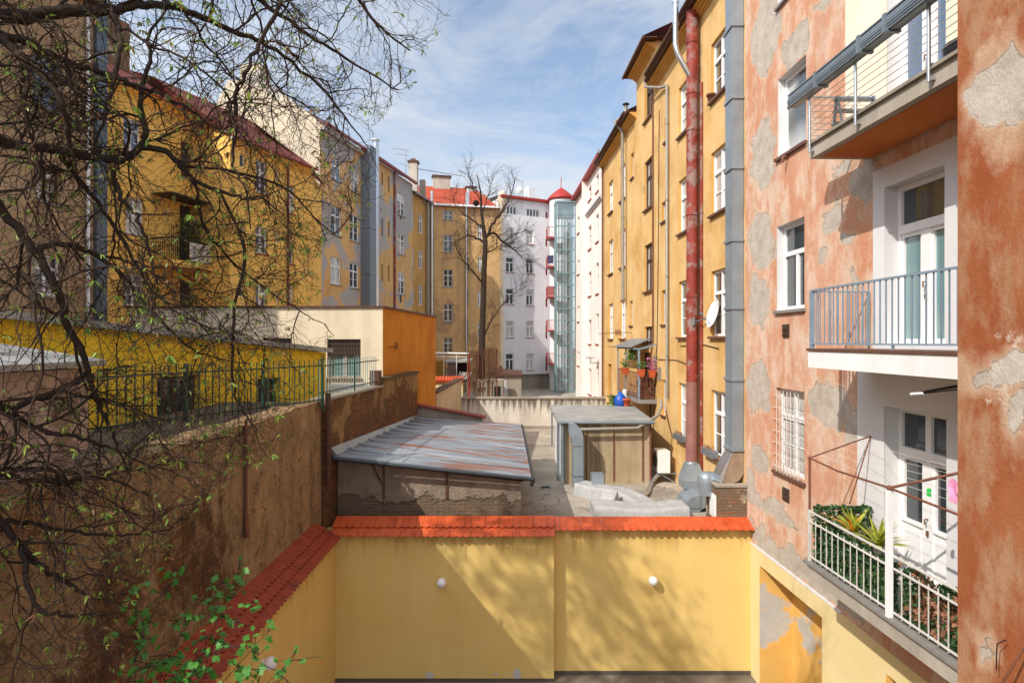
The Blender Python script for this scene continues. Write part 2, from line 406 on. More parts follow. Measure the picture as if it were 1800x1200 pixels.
def m_tiles(name,c1,c2,c3,sx=5.5,rough=.45):
    g=G(name)
    v=g.n('ShaderNodeTexVoronoi'); g.l(g.pos,v.inputs['Vector']); v.inputs['Scale'].default_value=sx
    base=g.mix(v.outputs['Color'],c1,c2)
    base=g.mix(g.ramp(g.noise(3,6,.7),[(.52,0.),(.72,1.)]),base,c3)
    base=g.mix(g.ramp(g.noise(11,7,.75),[(.6,0.),(.7,.8)]),base,sc(c3,.35))
    g.bump(g.noise(40,4,.6),.12,.01)
    return g.fin(base,rough,spec=.4)
M['tile']=m_tiles('glazed_orange_tile',C('cc5c30'),C('b64a24'),C('a5401f'))
M['tile_side']=m_tiles('deep_red_tile',C('a0401f'),C('8c3418'),C('6e2a18'),rough=.7)  # darker, redder and rougher than the orange tiles
M['tile_dark']=m_tiles('dark_red_tile',C('8f3020'),C('7d2a1e'),C('5e241c'))
def m_rooftile(name,c,c2,dirx,diry,period=.22,rowlen=.3):
    """rows and columns of small roof tiles by position along the eave and height"""
    g=G(name); x=g.xyz()
    u=g.math('ADD',g.math('MULTIPLY',x[0],dirx),g.math('MULTIPLY',x[1],diry))
    v=g.math('MULTIPLY',x[2],1.)
    t=g.n('ShaderNodeTexBrick'); g.l(g.comb(u,v,0.),t.inputs['Vector'])
    t.inputs['Scale'].default_value=1.; t.inputs['Brick Width'].default_value=period; t.inputs['Row Height'].default_value=rowlen*.7
    t.inputs['Mortar Size'].default_value=.02; t.inputs['Color1'].default_value=(*c,1); t.inputs['Color2'].default_value=(*c2,1); t.inputs['Mortar'].default_value=(*sc(c,.35),1)
    base=g.mix(g.ramp(g.noise(1.5,7,.7),[(.45,0.),(.75,1.)]),t.outputs[0],sc(c,.5))
    g.bump(g.math('MULTIPLY',t.outputs['Fac'],-1.),.6,.03)
    return g.fin(base,.75,spec=.3)
M['roof_left']=m_rooftile('old_red_roof_tiles',C('8a4434'),C('74382c'),.34,.94)
M['roof_far']=m_rooftile('orange_roof_tiles',C('c4583a'),C('b04a30'),1,0)
def m_shedroof():
    g=G('rust_streaked_zinc_sheet'); x=g.xyz()
    v=g.scaled(g.pos,(.42,2.2,.3))
    n=g.noise(1.25,4,.55,v)
    n2=g.noise(6,6,.7,g.scaled(g.pos,(.5,2.,1)))
    base=g.mix(g.ramp(g.noise(1.1,6,.65,g.scaled(g.pos,(.5,1,1))),[(.35,0.),(.68,1.)]),C('a6acb0'),C('7c858c'))
    rs=g.math('ADD',n,g.math('MULTIPLY',g.math('SUBTRACT',n2,.5),.25))
    rs=g.math('ADD',rs,g.math('MULTIPLY',g.math('ADD',x[0],2.),.012))
    base=g.mix(g.ramp(rs,[(.51,0.),(.6,.85)]),base,C('8f5c42'))
    g.bump(g.noise(5,5,.6),.15,.02)
    return g.fin(base,.5,.25,.4)
M['shedroof']=m_shedroof()

# the orange facade: plaster patches where the photograph has them
def m_redfacade(name,patches,base1,base2,pale,edge=.1):
    g=G(name)
    v=g.scaled(g.pos,(1,1,.55))
    b=g.mix(g.ramp(g.noise(.75,8,.66,v),[(.36,0.),(.62,1.)]),base1,base2)
    b=g.mix(g.math('MULTIPLY',g.ramp(g.noise(1.9,9,.7,g.vmath('ADD',v,(9,2,4))),[(.46,0.),(.6,1.)]),.85),b,pale)
    b=g.mix(g.ramp(g.noise(.9,9,.68,g.vmath('ADD',g.pos,(3,11,7))),[(.62,0.),(.64,.8)]),b,C('c8b6a2'))
    b=g.mix(streaks(g,.3,2.4),b,sc(base1,.55))
    b=g.mix(g.math('MULTIPLY',g.ramp(g.noise(24,6,.75),[(.5,0.),(.75,1.)]),.3),b,sc(base1,.55))
    wob=g.vmath('MULTIPLY',g.vmath('SUBTRACT',g.noisec(1.6,7),(.5,.5,.5)),(0,.95,.95))
    wob2=g.vmath('MULTIPLY',g.vmath('SUBTRACT',g.noisec(6.,5),(.5,.5,.5)),(0,.22,.22))
    p=g.vmath('ADD',g.vmath('ADD',g.pos,wob),wob2)
    dist=None
    for (Y,Z,ry,rz) in patches:
        d=g.vmath('LENGTH',g.vmath('MULTIPLY',g.vmath('SUBTRACT',p,(0,Y,Z)),(0,1/ry,1/rz)))
        d=g.math('MULTIPLY',g.math('SUBTRACT',d,1.),min(ry,rz))
        dist=d if dist is None else g.math('MINIMUM',dist,d)
    msk=g.ramp(g.math('ADD',dist,.5),[(.48,1.),(.52,0.)])
    halo=g.ramp(g.math('ADD',dist,.5),[(.5,1.),(.5+edge,0.)])
    pc=g.mix(g.ramp(g.noise(3,8,.7),[(.3,0.),(.7,1.)]),C('c9bdb0'),C('a49888'))
    b=g.mix(g.math('MULTIPLY',halo,.6),b,C('cfb59a'))
    col=g.mix(msk,b,pc)
    rim=g.ramp(g.math('ADD',dist,.5),[(.485,0.),(.497,1.),(.51,0.)])
    col=g.mix(g.math('MULTIPLY',rim,g.math('MULTIPLY',g.noise(2.5,3,.5),1.)),col,C('5f5348'))
    h=g.math('ADD',g.noise(22,8,.7),g.math('MULTIPLY',msk,g.math('MULTIPLY',g.noise(7,6,.7),1.2)))
    h=g.math('ADD',h,g.math('MULTIPLY',g.noise(2.5,5,.6),1.))
    h=g.math('ADD',h,g.math('MULTIPLY',msk,-1.0))
    g.bump(h,.42,.035)
    return g.fin(col,.92,spec=.15)
# ================================================================== right side
RX=lambda Y,x0=6.5: x0-.0309*Y
RY=lambda px,x0=6.5: x0*1100/(px-866)
def rfac(Ya,Yb,x0=6.5): return Fac(RX(Ya,x0),Ya,RX(Yb,x0),Yb)   # far to near = left to right
# ------------------------------------------------ orange building
pp=[]
for px,py,hw,hh in [(1346,60,25,70),(1397,80,24,33),(1448,6,16,12),(1339,275,20,58),(1334,408,19,36),(1341,437,18,34),(1334,533,19,48),
                    (1332,681,21,46),(1336,809,15,24),(1517,317,30,32),(1476,298,12,15),(1464,381,19,22),(1489,428,15,16),(1444,448,9,13),
                    (1506,494,8,14),(1457,712,34,38),(1496,742,16,30)]:
    Y=RY(px); pp.append((Y,(600-py)/F*Y,hw*Y*Y/7150,hh*Y/F))
pp+=[(13.9,-4.78,2.5,.3),(14.6,-3.92,1.25,.2),(15.7,-3.6,.35,.35),(11.9,-4.85,1.0,.16)]
M['redfac']=m_redfacade('peeling_orange_render',pp,C('cfa086'),C('c78c6a'),C('dac0aa'))
pq=[(6.12,2.45,.36,.5),(6.05,-.3,.42,.17),(5.92,-.75,.12,.26),(6.34,-3.1,.08,.08),(6.3,-4.4,.1,.1)]
M['pier']=m_redfacade('peeling_deep_orange_render',pq,C('a96c48'),C('934f2e'),C('ac8666'),edge=.16)

ob=thing('apartment_building','peeling orange apartment building with three stacked balconies and grey plaster patches','building',(6.2,12,GZ))
ORANGE=ob
f=rfac(16.1,6.73)
def rr(pxa,pxb,zt,zb): return (f.u(pxa),f.u(pxb),zb,zt)
W_top=rr(1367.5,1417,5.95,4.16); W_mid=rr(1365.6,1414,2.61,.70); W_low=rr(1363,1414,-1.05,-2.94); W_up=rr(1367.5,1416,9.5,7.6)
D_mid=rr(1556,1662,2.54,-.06); D_low=rr(1555,1665,-1.07,-3.72); D_up=rr(1559,1664,6.0,3.42)
R1=rr(1337,1447,-5.42,GZ); R2=rr(1560,1662,-5.46,GZ)
BASE=-5.07
mb=MB()
facade(mb,f,0,f.L,BASE,10.6,[W_top+(.22,1),W_mid+(.22,1),W_low+(.2,),W_up+(.22,1),D_mid+(.28,1),D_low+(.3,1),D_up+(.28,1)],mr=0)
P=f.pt
# body behind the facade
mb.quad(P(0,GZ),P(0,10.6),P(0,10.6,-9),P(0,GZ,-9)); mb.quad(P(0,10.6),P(f.L,10.6),P(f.L,10.6,-9),P(0,10.6,-9))
mb.quad(P(0,GZ,-9),P(0,10.6,-9),P(f.L,10.6,-9),P(f.L,GZ,-9))
part('wall',mb,[M['redfac'],M['whitewash']],ob)
mb=MB()   # painted base stands a little proud
facade(mb,f,-.02,f.L,GZ,BASE,[R1+(.8,1),R2+(.8,1)],back=True)
mb2=MB(); o=.025
mb2.v=[v+Vector((f.n.x,f.n.y,0))*o for v in mb.v]; mb2.f=mb.f; mb2.m=mb.m; mb2.sm=mb.sm
mb2.quad(P(-.02,BASE,o),P(f.L,BASE,o),P(f.L,BASE,0),P(-.02,BASE,0))
M['recess']=m_plaster('ochre_render_with_grey_band',C('e6b868'),C('deac5a'),stain=C('a08050'),st=.1,bump=.1,patch=C('c2bdb4'),patch_lo=.56,patch_scale=.5)
part('base',mb2,[M['base_yellow'],M['recess']],ob)
mb=MB(); fbox(mb,f,-.02,f.u(1480),BASE+.002,BASE+.05,.003,.03); part('paint_edge',mb,M['whitewash'],ob)
# white bay at the lower balcony, grey white surround at the middle one, cream field above
mb=MB(); facade(mb,f,f.u(1508),f.L,-3.8,-.45,[D_low+(.02,)]); 
for i,v in enumerate(mb.v): mb.v[i]=v+Vector((f.n.x,f.n.y,0))*.012
fbox(mb,f,f.u(1508)-.001,f.u(1508),-3.8,-.45,0,.012)
part('white_bay',mb,M['whitewash'],ob)
mb=MB(); facade(mb,f,f.u(1536),f.L,-.15,2.86,[D_mid+(.02,)])
for i,v in enumerate(mb.v): mb.v[i]=v+Vector((f.n.x,f.n.y,0))*.014
fbox(mb,f,f.u(1536)-.001,f.u(1536),-.15,2.86,0,.014); fbox(mb,f,f.u(1536),f.L,2.86,2.875,0,.014)
part('door_surround',mb,M['whitewash'],ob)
mb=MB(); facade(mb,f,f.u(1487),f.L,3.38,10.6,[D_up+(.02,)])
for i,v in enumerate(mb.v): mb.v[i]=v+Vector((f.n.x,f.n.y,0))*.012
fbox(mb,f,f.u(1487)-.001,f.u(1487),3.38,10.6,0,.012)
M['creamfield']=m_plaster('warm_cream_render',C('f0e2cc'),C('e8d8bf'),stain=C('b8a890'),st=.12,bump=.06,fine=.4)
part('cream_field',mb,M['creamfield'],ob)
for r,st,gm in [(W_top,'T',M['glass_c']),(W_mid,'Tv',M['glass']),(W_up,'Tv',M['glass'])]:
    window(ob,f,r,st,M['whitepaint'],gm,M['sill_grey'] if r is not W_top else M['sill_brown'],reveal=.2,fw=.085)
w=window(ob,f,W_low,'TVg',M['whitepaint'],M['glass_lace'],M['sill_brown'],reveal=.17,fw=.08)
mb=MB(); a,b_,z0,z1=W_low    # bars in front of the low window
for k in range(1,8): u=a+(b_-a)*k/8; mb.tube([P(u,z0-.02,.05),P(u,z1-.05,.05)],.009,6)
for k in range(7): z=z0+.12+(z1-z0-.3)*k/6; mb.tube([P(a-.03,z,.05),P(b_+.03,z,.05)],.008,6)
for k in range(9):
    u=a+.06+(b_-a-.12)*k/8; mb.tube([P(u,z0+.02,.05),P(u+.05,z0+.12,.13),P(u,z0+.24,.06)],.007,5)
part('window_grille',mb,M['oldwhite'],ob)
def french(r,tr,gm,gt,reveal,panel):
    """double door with glazed leaves and a top light"""
    a,c,z0,z1=r; mb=MB(); o0=-reveal-.03;o1=-reveal+.05
    fbox(mb,f,a+.004,a+.09,z0,z1-.004,o0,o1); fbox(mb,f,c-.09,c-.004,z0,z1-.004,o0,o1)
    fbox(mb,f,a+.09,c-.09,z1-.09,z1-.004,o0,o1); fbox(mb,f,a+.09,c-.09,tr-.07,tr+.07,o0,o1+.03)
    um=(a+c)/2
    fbox(mb,f,um-.1,um+.1,z0,tr-.07,o0,o1+.01)
    if panel: fbox(mb,f,um-.06,um+.06,tr+.07,z1-.09,o0,o1)
    for s0,s1 in((a+.09,um-.1),(um+.1,c-.09)):
        zb=z0+(panel if panel else .1)
        fbox(mb,f,s0,s1,z0,zb,o0,o1-.012)
        if panel:
            fbox(mb,f,s0+.02,s1-.02,zb-.05,zb-.012,o1-.012,o1+.02)
            fbox(mb,f,s0+.07,s1-.07,z0+.12,zb-.16,o1-.012,o1-.002)
        fbox(mb,f,s0,s0+.05,zb,tr-.07,o0,o1-.012); fbox(mb,f,s1-.05,s1,zb,tr-.07,o0,o1-.012)
        fbox(mb,f,s0+.05,s1-.05,tr-.13,tr-.07,o0,o1-.012)
    d=part('balcony_door',mb,M['whitepaint'],ORANGE)
    g=MB(); og=-reveal
    g.quad(P(a+.02,z0+.02,og),P(c-.02,z0+.02,og),P(c-.02,tr,og),P(a+.02,tr,og)); part('pane',g,gm,d)
    g=MB(); g.quad(P(a+.02,tr,og),P(c-.02,tr,og),P(c-.02,z1-.02,og),P(a+.02,z1-.02,og)); part('pane',g,gt,d)
    h=MB(); h.tube([P(um+.02,z0+.98,o1+.02),P(um+.02,z0+.98,o1+.07),P(um+.02,z0+.9,o1+.07)],.012,6); 
    part('handle',h,M['brownwood'],d)
    h=MB(); h.tube([P(um+.02,z0+.8,o1+.03),P(um+.02,z0+.72,o1+.03)],.02,6); part('lock_plate',h,M['brownwood'],d)
french(D_mid,1.82,M['glass_t'],M['glass'],.26,0); french(D_low,-1.78,M['glass'],M['glass'],.28,.85); french(D_up,5.35,M['glass_b'],M['glass_b'],.26,0)
# square vents and small fixings
for px,py in((1383,581),(1383,869)):
    u=f.u(px); z=f.z(px,py); mb=MB(); 
    fbox(mb,f,u-.15,u+.13,z-.14,z+.14,-.02,.035); fbox(mb,f,u-.1,u+.08,z+.02,z+.1,.035,.06); fbox(mb,f,u-.1,u+.08,z-.1,z-.02,.035,.06)
    part('vent_box',mb,M['darkframe'],ob)
mb=MB(); mb.tube([P(f.u(1386),4.05,0),P(f.u(1386),4.05,.12),P(f.u(1386),3.93,.14)],.03,8); part('overflow_spout',mb,M['rustpipe'],ob)
# projecting wing on the near right
pf=Fac(RX(6.73,5.0),6.73,RX(2.6,5.0),2.6)
mb=MB(); q=pf.pt
mb.quad(q(0,GZ),q(pf.L,GZ),q(pf.L,10.6),q(0,10.6)); mb.quad(q(0,GZ),q(0,10.6),q(0,10.6,-3),q(0,GZ,-3)); mb.quad(q(0,10.6),q(pf.L,10.6),q(pf.L,10.6,-3),q(0,10.6,-3)); mb.quad(q(pf.L,GZ),q(pf.L,10.6),q(pf.L,10.6,-3),q(pf.L,GZ,-3)); mb.quad(q(0,GZ,-3),q(0,10.6,-3),q(pf.L,10.6,-3),q(pf.L,GZ,-3))
part('projecting_wing',mb,M['pier'],ob)
mb=MB()
mb.tube([at(1772,1124,6.02)+Vector((-.02,0,0)),at(1760,1131,6.07)+Vector((-.04,0,0)),at(1757,1150,6.08)+Vector((-.03,0,0)),at(1755,1177,6.09)+Vector((-.02,0,0))],.006,5)
part('loose_cable',mb,M['black'],ob)
mb=MB(); mb.tube([at(1757,1206,5.9),at(1802,1135,5.75)],.012,6); part('stay_rod',mb,M['rustpipe'],ob)

# ---- balconies
X0o=5.45
def bal(zt,zb,Yn=10.75,m=None,name='balcony'):
    bf=Fac(RX(Yn,X0o),Yn,RX(6.76,X0o),6.76)
    b=MB(); fbox(b,bf,0,bf.L,zb,zt,-1.0,0)
    return bf,b
def out(Y,z,d=0.): return Vector((RX(Y,X0o)+d,Y,z))
M['slab']=m_plaster('rough_slab_edge',C('b7ad9e'),C('9e9486'),stain=C('6a6055'),st=.4,bump=.3)
M['slab_w']=m_plaster('white_slab_edge',C('ece9e6'),C('e2dedb'),stain=C('a49c92'),st=.25,bump=.08,fine=.5)
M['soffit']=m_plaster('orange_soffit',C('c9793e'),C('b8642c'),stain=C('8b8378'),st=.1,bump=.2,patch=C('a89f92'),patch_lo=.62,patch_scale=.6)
# top balcony
bf,b=bal(3.35,3.13); tb=part('balcony',b,M['slab'],ob)
b=MB(); bq=bf.pt
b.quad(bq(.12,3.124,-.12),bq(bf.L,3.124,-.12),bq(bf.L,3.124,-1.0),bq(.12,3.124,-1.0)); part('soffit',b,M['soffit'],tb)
b=MB(); fbox(b,bf,-.03,bf.L,3.354,3.40,-1.0,.05); part('floor_tiles',b,M['concrete'],tb)
b=MB()
for Y in (10.62,8.93+.35,7.72,6.95): b.tube([out(Y,3.2,-.07),out(Y,4.2,-.07)],.024,8); b.bar(out(Y,3.24,-.08),out(Y,3.24,.02),.05,.05); b.bar(out(Y,3.41,-.075),out(Y,3.41,.02),.07,.02)
for k in range(7):
    z=3.5+.62*k/6; b.tube([out(10.66,z,-.07),out(6.8,z,-.07)],.006,5)
    b.tube([out(10.66,z,-.07),Vector((RX(10.66)-.02,10.66,z))],.006,5)
b.tube([Vector((RX(10.64)-.06,10.64,3.36)),Vector((RX(10.64)-.06,10.64,4.2))],.02,8)
b.tube([out(10.66,4.16,-.07),Vector((RX(10.66)-.02,10.66,4.16))],.018,8)
part('wire_railing',b,M['steel'],tb)
b=MB()       # long ribbed blind box fixed on the hand rail
b.tube([out(11.15,4.2,-.15),out(6.8,4.2,-.15)],.035,8)
for k in range(6):
    z=4.15+.032*k; dx=-.21+.022*abs(k-2.5)*.4
    b.bar(out(11.1,z,dx),out(6.8,z,dx),.05,.024)
b.bar(out(11.1,4.23,-.12),out(6.8,4.23,-.12),.13,.2)
b.bar(out(11.1,4.345,-.13),out(6.8,4.345,-.13),.19,.02)
for Y in (10.1,8.9,8.3,7.4): b.bar(out(Y,4.23,-.14),out(Y+.06,4.23,-.14),.23,.25)
part('rail_box',b,M['zinc'],tb)
# middle balcony
bf,b=bal(-.165,-.445,10.82,); mbk=part('balcony',b,M['slab_w'],ob)
b=MB(); fbox(b,bf,-.02,bf.L,-.161,-.12,-1.0,.02); part('floor_edge',b,M['sill_brown'],mbk)
b=MB()
Ya=10.78; zt=.875; zb=-.04; o=-.0
def oo(Y,z): return out(Y,z,.05)
b.bar(oo(Ya,zt),oo(6.8,zt),.045,.03); b.bar(oo(Ya,zb),oo(6.8,zb),.035,.025)
Y=Ya-.14; k=0
while Y>6.85:
    b.bar(oo(Y,zb+.012),oo(Y,zt-.015),.016,.016,up=(1,0,0)); Y-=.135
b.bar(oo(Ya,-.12),oo(Ya,zt),.06,.06,up=(1,0,0))
wx=RX(Ya)-.03
b.bar(Vector((wx,Ya,-.08)),Vector((wx,Ya,zt-.02)),.05,.03,up=(1,0,0))
b.bar(oo(Ya,zt-.02),Vector((wx,Ya,zt-.02)),.035,.025,up=(0,0,1)); b.bar(oo(Ya,zb),Vector((wx,Ya,zb)),.03,.02)
n=9
for k in range(1,n):
    x=oo(Ya,0).x+(wx-oo(Ya,0).x)*k/n; b.bar((x,Ya,zb+.01),(x,Ya,zt-.035),.014,.014,up=(1,0,0))
for Y in(8.6,7.3): b.bar(oo(Y,-.12),oo(Y,zb),.03,.03,up=(1,0,0))
part('railing',b,M['bluegrey'],mbk)
# low balcony
bf,b=bal(-3.83,-4.06,10.86); lb=part('balcony',b,M['slab'],ob)
b=MB(); fbox(b,bf,-.03,bf.L,-3.826,-3.78,-1.0,.05); part('floor_edge',b,M['sill_grey'],lb)
b=MB()
zr=-2.93; Yp=8.6
b.bar(out(10.8,zr,.03),out(Yp+.04,zr,.03),.025,.025); b.bar(out(10.8,zr-.17,.03),out(Yp+.04,zr-.17,.03),.015,.035,up=(1,0,0)); b.bar(out(10.8,-3.7,.03),out(Yp+.04,-3.7,.03),.015,.035,up=(1,0,0))
b.bar(out(Yp-.04,zr,.03),out(6.8,zr,.03),.025,.025); b.bar(out(Yp-.04,zr-.17,.03),out(6.8,zr-.17,.03),.015,.035,up=(1,0,0)); b.bar(out(Yp-.04,-3.7,.03),out(6.8,-3.7,.03),.015,.035,up=(1,0,0))
Y=10.62
while Y>6.85:
    if abs(Y-Yp)>.08: b.bar(out(Y,-3.74,.03),out(Y,zr-.12+random.uniform(-.01,.03),.03),.012,.012,up=(1,0,0))
    Y-=.172
b.bar(out(10.82,-4.0,.03),out(10.82,-2.9,.03),.045,.045,up=(1,0,0))
part('railing',b,M['oldwhite'],lb)
b=MB(); b.bar(out(Yp,-3.83,.0),out(Yp,-2.04,.0),.07,.07,up=(1,0,0)); part('post',b,M['whitepaint'],lb)
# drying frame
dr=thing('drying_rack','rusty brown clothes drying frame on posts above the ivy covered lower balcony','drying rack',(5.5,9.6,-3.8))
b=MB(); zt=-2.01
A=out(10.82,zt,.03); B=out(Yp,zt,0); Cc=out(6.8,zt-.02,0); W=Vector((RX(10.55)-.02,10.55,zt+.3))
W=Vector((RX(10.73)-.02,10.73,-1.62)); W2=Vector((RX(8.2)-.35,7.75,-1.55))
b.tube([A+Vector((0,0,-1.75)),A],.02,8)
part('post',b,M['rustpipe'],dr)
b=MB()
b.tube([A,A.lerp(B,.4)+Vector((0,0,-.04)),B],.017,8); b.tube([B,Cc],.017,8); b.tube([A,W],.014,8); b.tube([B,W2],.019,8)
b.tube([W,Vector((RX(10.75)-.45,10.6,-2.75))],.012,8)
b.sphere(B,.04,nu=10,nv=6); b.sphere(A,.03,nu=10,nv=6)
part('frame',b,M['rustpipe'],dr)
b=MB()
for k in range(1,6):
    t=k/6; p=A.lerp(W,t); q2=B.lerp(W2,t); q3=q2+Vector((.0,-1.4,.02))
    m1=p.lerp(q2,.5)+Vector((0,0,-.05)); b.tube([p,m1,q2],.003,4); b.tube([q2,q3],.003,4)
part('line',b,M['oldwhite'],dr)
def cloth(name,p,w,h,mat,label):
    b=MB(); n=8; vs=[]; fs=[]
    for i in range(n+1):
        for j in range(n+1):
            t=i/n; s=j/n
            wid=w*(1-.25*abs(s-.5)); x=math.sin(t*9+s*2)*.03
            vs.append(p+Vector((x,(t-.5)*wid+.03*math.sin(s*6),-s*h+.02*math.sin(t*7))))
    for i in range(n):
        for j in range(n): a=i*(n+1)+j; fs.append((a,a+n+1,a+n+2,a+1))
    b.add(vs,fs,0,True); b.add([v+Vector((.012,0,0)) for v in vs],fs,0,True)
    return single(name,b,mat,label,'laundry')
cloth('laundry_cloth',Vector((5.38,7.55,-1.69)),.3,.27,M['pinkcloth'],'pink and white cloth pegged on the drying line beside the orange wing')
b=MB(); p=at(1634,865,8.0); b.box(p.x-.008,p.x+.008,p.y-.02,p.y+.02,p.z-.05,p.z+.05); b.box(p.x-.02,p.x-.008,p.y-.015,p.y+.03,p.z-.05,p.z+.04)
M['pegr']=m_simple('green_plastic',C('35d05a'),.4); single('clothes_peg',b,M['pegr'],'bright green peg on the clothes line before the white balcony door','clothes peg')
# board leaning on the low balcony
t=thing('folding_chair','dark folded chair with a wooden edge leaning on the low balcony against the white door','chair',(5.75,7.35,-3.78))
b=MB(); b.bar((5.62,7.2,-3.78),(5.93,7.2,-2.86),.03,.5,up=(0,1,0)); part('seat',b,M['black'],t)
for yy in(7.47,6.93):
    b=MB(); b.bar((5.6,yy,-3.78),(5.91,yy,-2.84),.05,.03,up=(0,1,0)); part('frame',b,M['brownwood'],t)
# retracted airer under the middle balcony
t=thing('wall_airer','thin folding clothes airer with a white tip under the middle balcony','airer',(5.9,8.0,-1.0))
b=MB(); p=at(1606,693,8.4); q2=at(1684,684,7.6); 
for dz in(0,.03,.05): b.tube([p+Vector((0,0,dz*.3)),q2+Vector((0,0,dz))],.01,6)
part('arm',b,M['black'],t)
b=MB(); b.tube([p+Vector((-.02,.02,0)),p.lerp(q2,.25)],.022,8); part('tip',b,M['whiteplastic'],t)
# aluminium step on the top balcony, dark basket
t=thing('step_ladder','grey aluminium folding steps at the far end of the top balcony','ladder',(5.75,10.3,3.4))
b=MB()
for z in(3.62,3.82,4.0): b.bar((5.35,10.35+(4-z)*.2,z),(5.95,10.35+(4-z)*.2,z),.14,.03,up=(0,0,1))
part('tread',b,M['zinc'],t)
for x in(5.35,5.95):
    b=MB(); b.bar((x,10.45,3.4),(x,10.3,4.03),.04,.03); b.bar((x,10.1,3.4),(x,10.28,4.03),.03,.02)
    part('side_frame',b,M['zinc'],t)
t=thing('basket_chair','black woven low seat with a grey cushion on the top balcony','chair',(5.75,7.8,3.4))
b=MB(); b.lathe((5.75,7.7,3.4),[(.3,0),(.36,.12),(.38,.28),(.33,.3),(.3,.2),(.0001,.18)],20); part('seat',b,M['black'],t)
b=MB(); b.lathe((5.78,7.0,3.4),[(.14,.0),(.17,.2),(.16,.36),(.0001,.36)],16); part('stool',b,M['black'],t)

# ------------------------------------------------ ivy and plants on the low balcony
M['ivy']=m_simple('ivy_leaf',C('3f5c34'),.4,var=.5,scale=9,bump=0)
M['ivydry']=m_simple('dry_leaf',C('9a6a4e'),.7,var=.4,scale=9,bump=0)
M['yucca']=m_simple('yellow_green_blade',C('a7ad3c'),.5,var=.4,scale=7,bump=0)
M['flower']=m_simple('orange_petals',C('e88a1c'),.5,var=.2,bump=0)
def leafquad(b,p,s,nrm=None,m=0):
    d=Vector((random.gauss(0,1),random.gauss(0,1),random.gauss(0,1))).normalized()
    e=d.orthogonal().normalized(); e=(Matrix.Rotation(random.uniform(0,6.28),3,d)@e); g=d.cross(e)
    b.add([p-e*s*.9,p-g*s*.62-d*s*.15,p-g*s*.3+e*s*.65,p+e*s*1.05,p+g*s*.3+e*s*.65,p+g*s*.62-d*s*.15],[(0,1,2,3),(0,3,4,5)],m)
def ivy(name,Y0,Y1,n,dry,label):
    t=MB()
    for i in range(n):
        Y=random.uniform(Y0,Y1); z=-3.76+random.random()*.86*(.8+.25*noise.noise((Y*2,0,1)))
        p=out(Y,z,.1+random.random()*.12)
        leafquad(t,p,random.uniform(.035,.06),m=1 if random.random()<dry(Y,z) else 0)
    for i in range(14):
        Y=random.uniform(Y0,Y1); t.tube([out(Y,-3.78,.12),out(Y+.1,-3.4,.14),out(Y-.05,-3.0,.12)],.006,4)
    return single(name,t,[M['ivy'],M['ivydry']],label,'ivy')
ivy('ivy',8.7,10.8,2600,lambda Y,z:.03,'dark green ivy covering the far half of the low balcony railing')
ivy('ivy',6.9,8.5,2000,lambda Y,z:.75 if noise.noise((Y*2.2,z*2.2,3))>-.05 else .04,'ivy with dry brown leaves behind the near half of the low balcony railing')
t=MB()
for i in range(1100):
    x=random.uniform(0,.95); p=Vector((out(10.75,0).x+.05+x,10.75-random.random()*.1,-3.75+random.random()*.95)); leafquad(t,p,random.uniform(.035,.06))
t.bar((5.2,10.8,-2.86),(6.15,10.8,-2.86),.04,.05)
single('ivy_screen',t,[M['ivy']],'low dark ivy screen across the end of the low balcony','ivy')
def yucca(x,y,z,s,label,dry):
    t=thing('potted_plant',label,'plant',(x,y,z))
    b=MB(); b.lathe((x,y,z),[(.1,0),(.15,.25),(.165,.26),(.165,.3),(.14,.3),(.13,.27),(.0001,.26)],16); part('pot',b,M['greypipe'],t)
    b=MB(); c=Vector((x,y,z+.28))
    for i in range(46):
        a=random.uniform(0,6.28); el=random.uniform(.15,1.35); L=s*random.uniform(.6,1.1)
        d=Vector((math.cos(a)*math.cos(el),math.sin(a)*math.cos(el),math.sin(el))); sd=d.cross(Vector((0,0,1))).normalized()*.028*s/.5
        p1=c+d*L*.5; p2=c+d*L+Vector((0,0,-.12*L))
        b.add([c-sd*.4,c+sd*.4,p1+sd,p1-sd,p2],[(0,1,2,3),(3,2,4)],1 if random.random()<dry else 0)
    part('leaves',b,[M['yucca'],M['flower']],t)
yucca(5.72,9.75,-3.45,.55,'yellow green spiky plant beside the white post on the low balcony',.05)
yucca(5.6,10.25,-3.4,.5,'spiky plant with orange tinged leaves at the ivy corner of the low balcony',.3)

# ------------------------------------------------ old yellow building
yb=thing('apartment_building','long old yellow building with big flues and ducts running down its sunny wall','building',(5.8,26,GZ))
f=rfac(36.9,16.1); P=f.pt
EZ=10.35
zs=[(8.8,7.08),(5.57,3.72),(2.07,.15),(-1.43,-3.35)]
wins=[]
def col(pa,pb,rows): 
    for zt,zb in rows: wins.append((f.u(pa),f.u(pb),zb,zt))
nA=len(wins); col(1250,1279,zs); col(1193,1216,zs)
col(1090,1099,zs[:3]); col(1070,1077.5,zs[:3])
nS=len(wins); col(1168,1174,[(8.4,7.5)]); col(1163,1170,[(5.3,4.56)]); col(1163,1171,[(1.95,.65)]); col(1163,1170,[(-1.45,-2.8)]); col(1109,1114,[(8.75,7.6)]); col(1107,1112,[(1.9,.75)])
nD=len(wins); col(1133,1146,[(7.6,5.55),(4.07,2.1),(.62,-.08)])
nDoor=len(wins); wins.append((f.u(1068),f.u(1074.5),-3.3,-1.25)); wins.append((f.u(1126),f.u(1144),-2.27,-.45))
mb=MB()
uT0,uT1=f.u(1119),f.u(1152); TOPT=12.0
TW=(f.u(1133),f.u(1146),9.3,11.15)
hole=lambda u0,u1:[h for h in wins+[TW] if u0<=h[0] and h[1]<=u1]
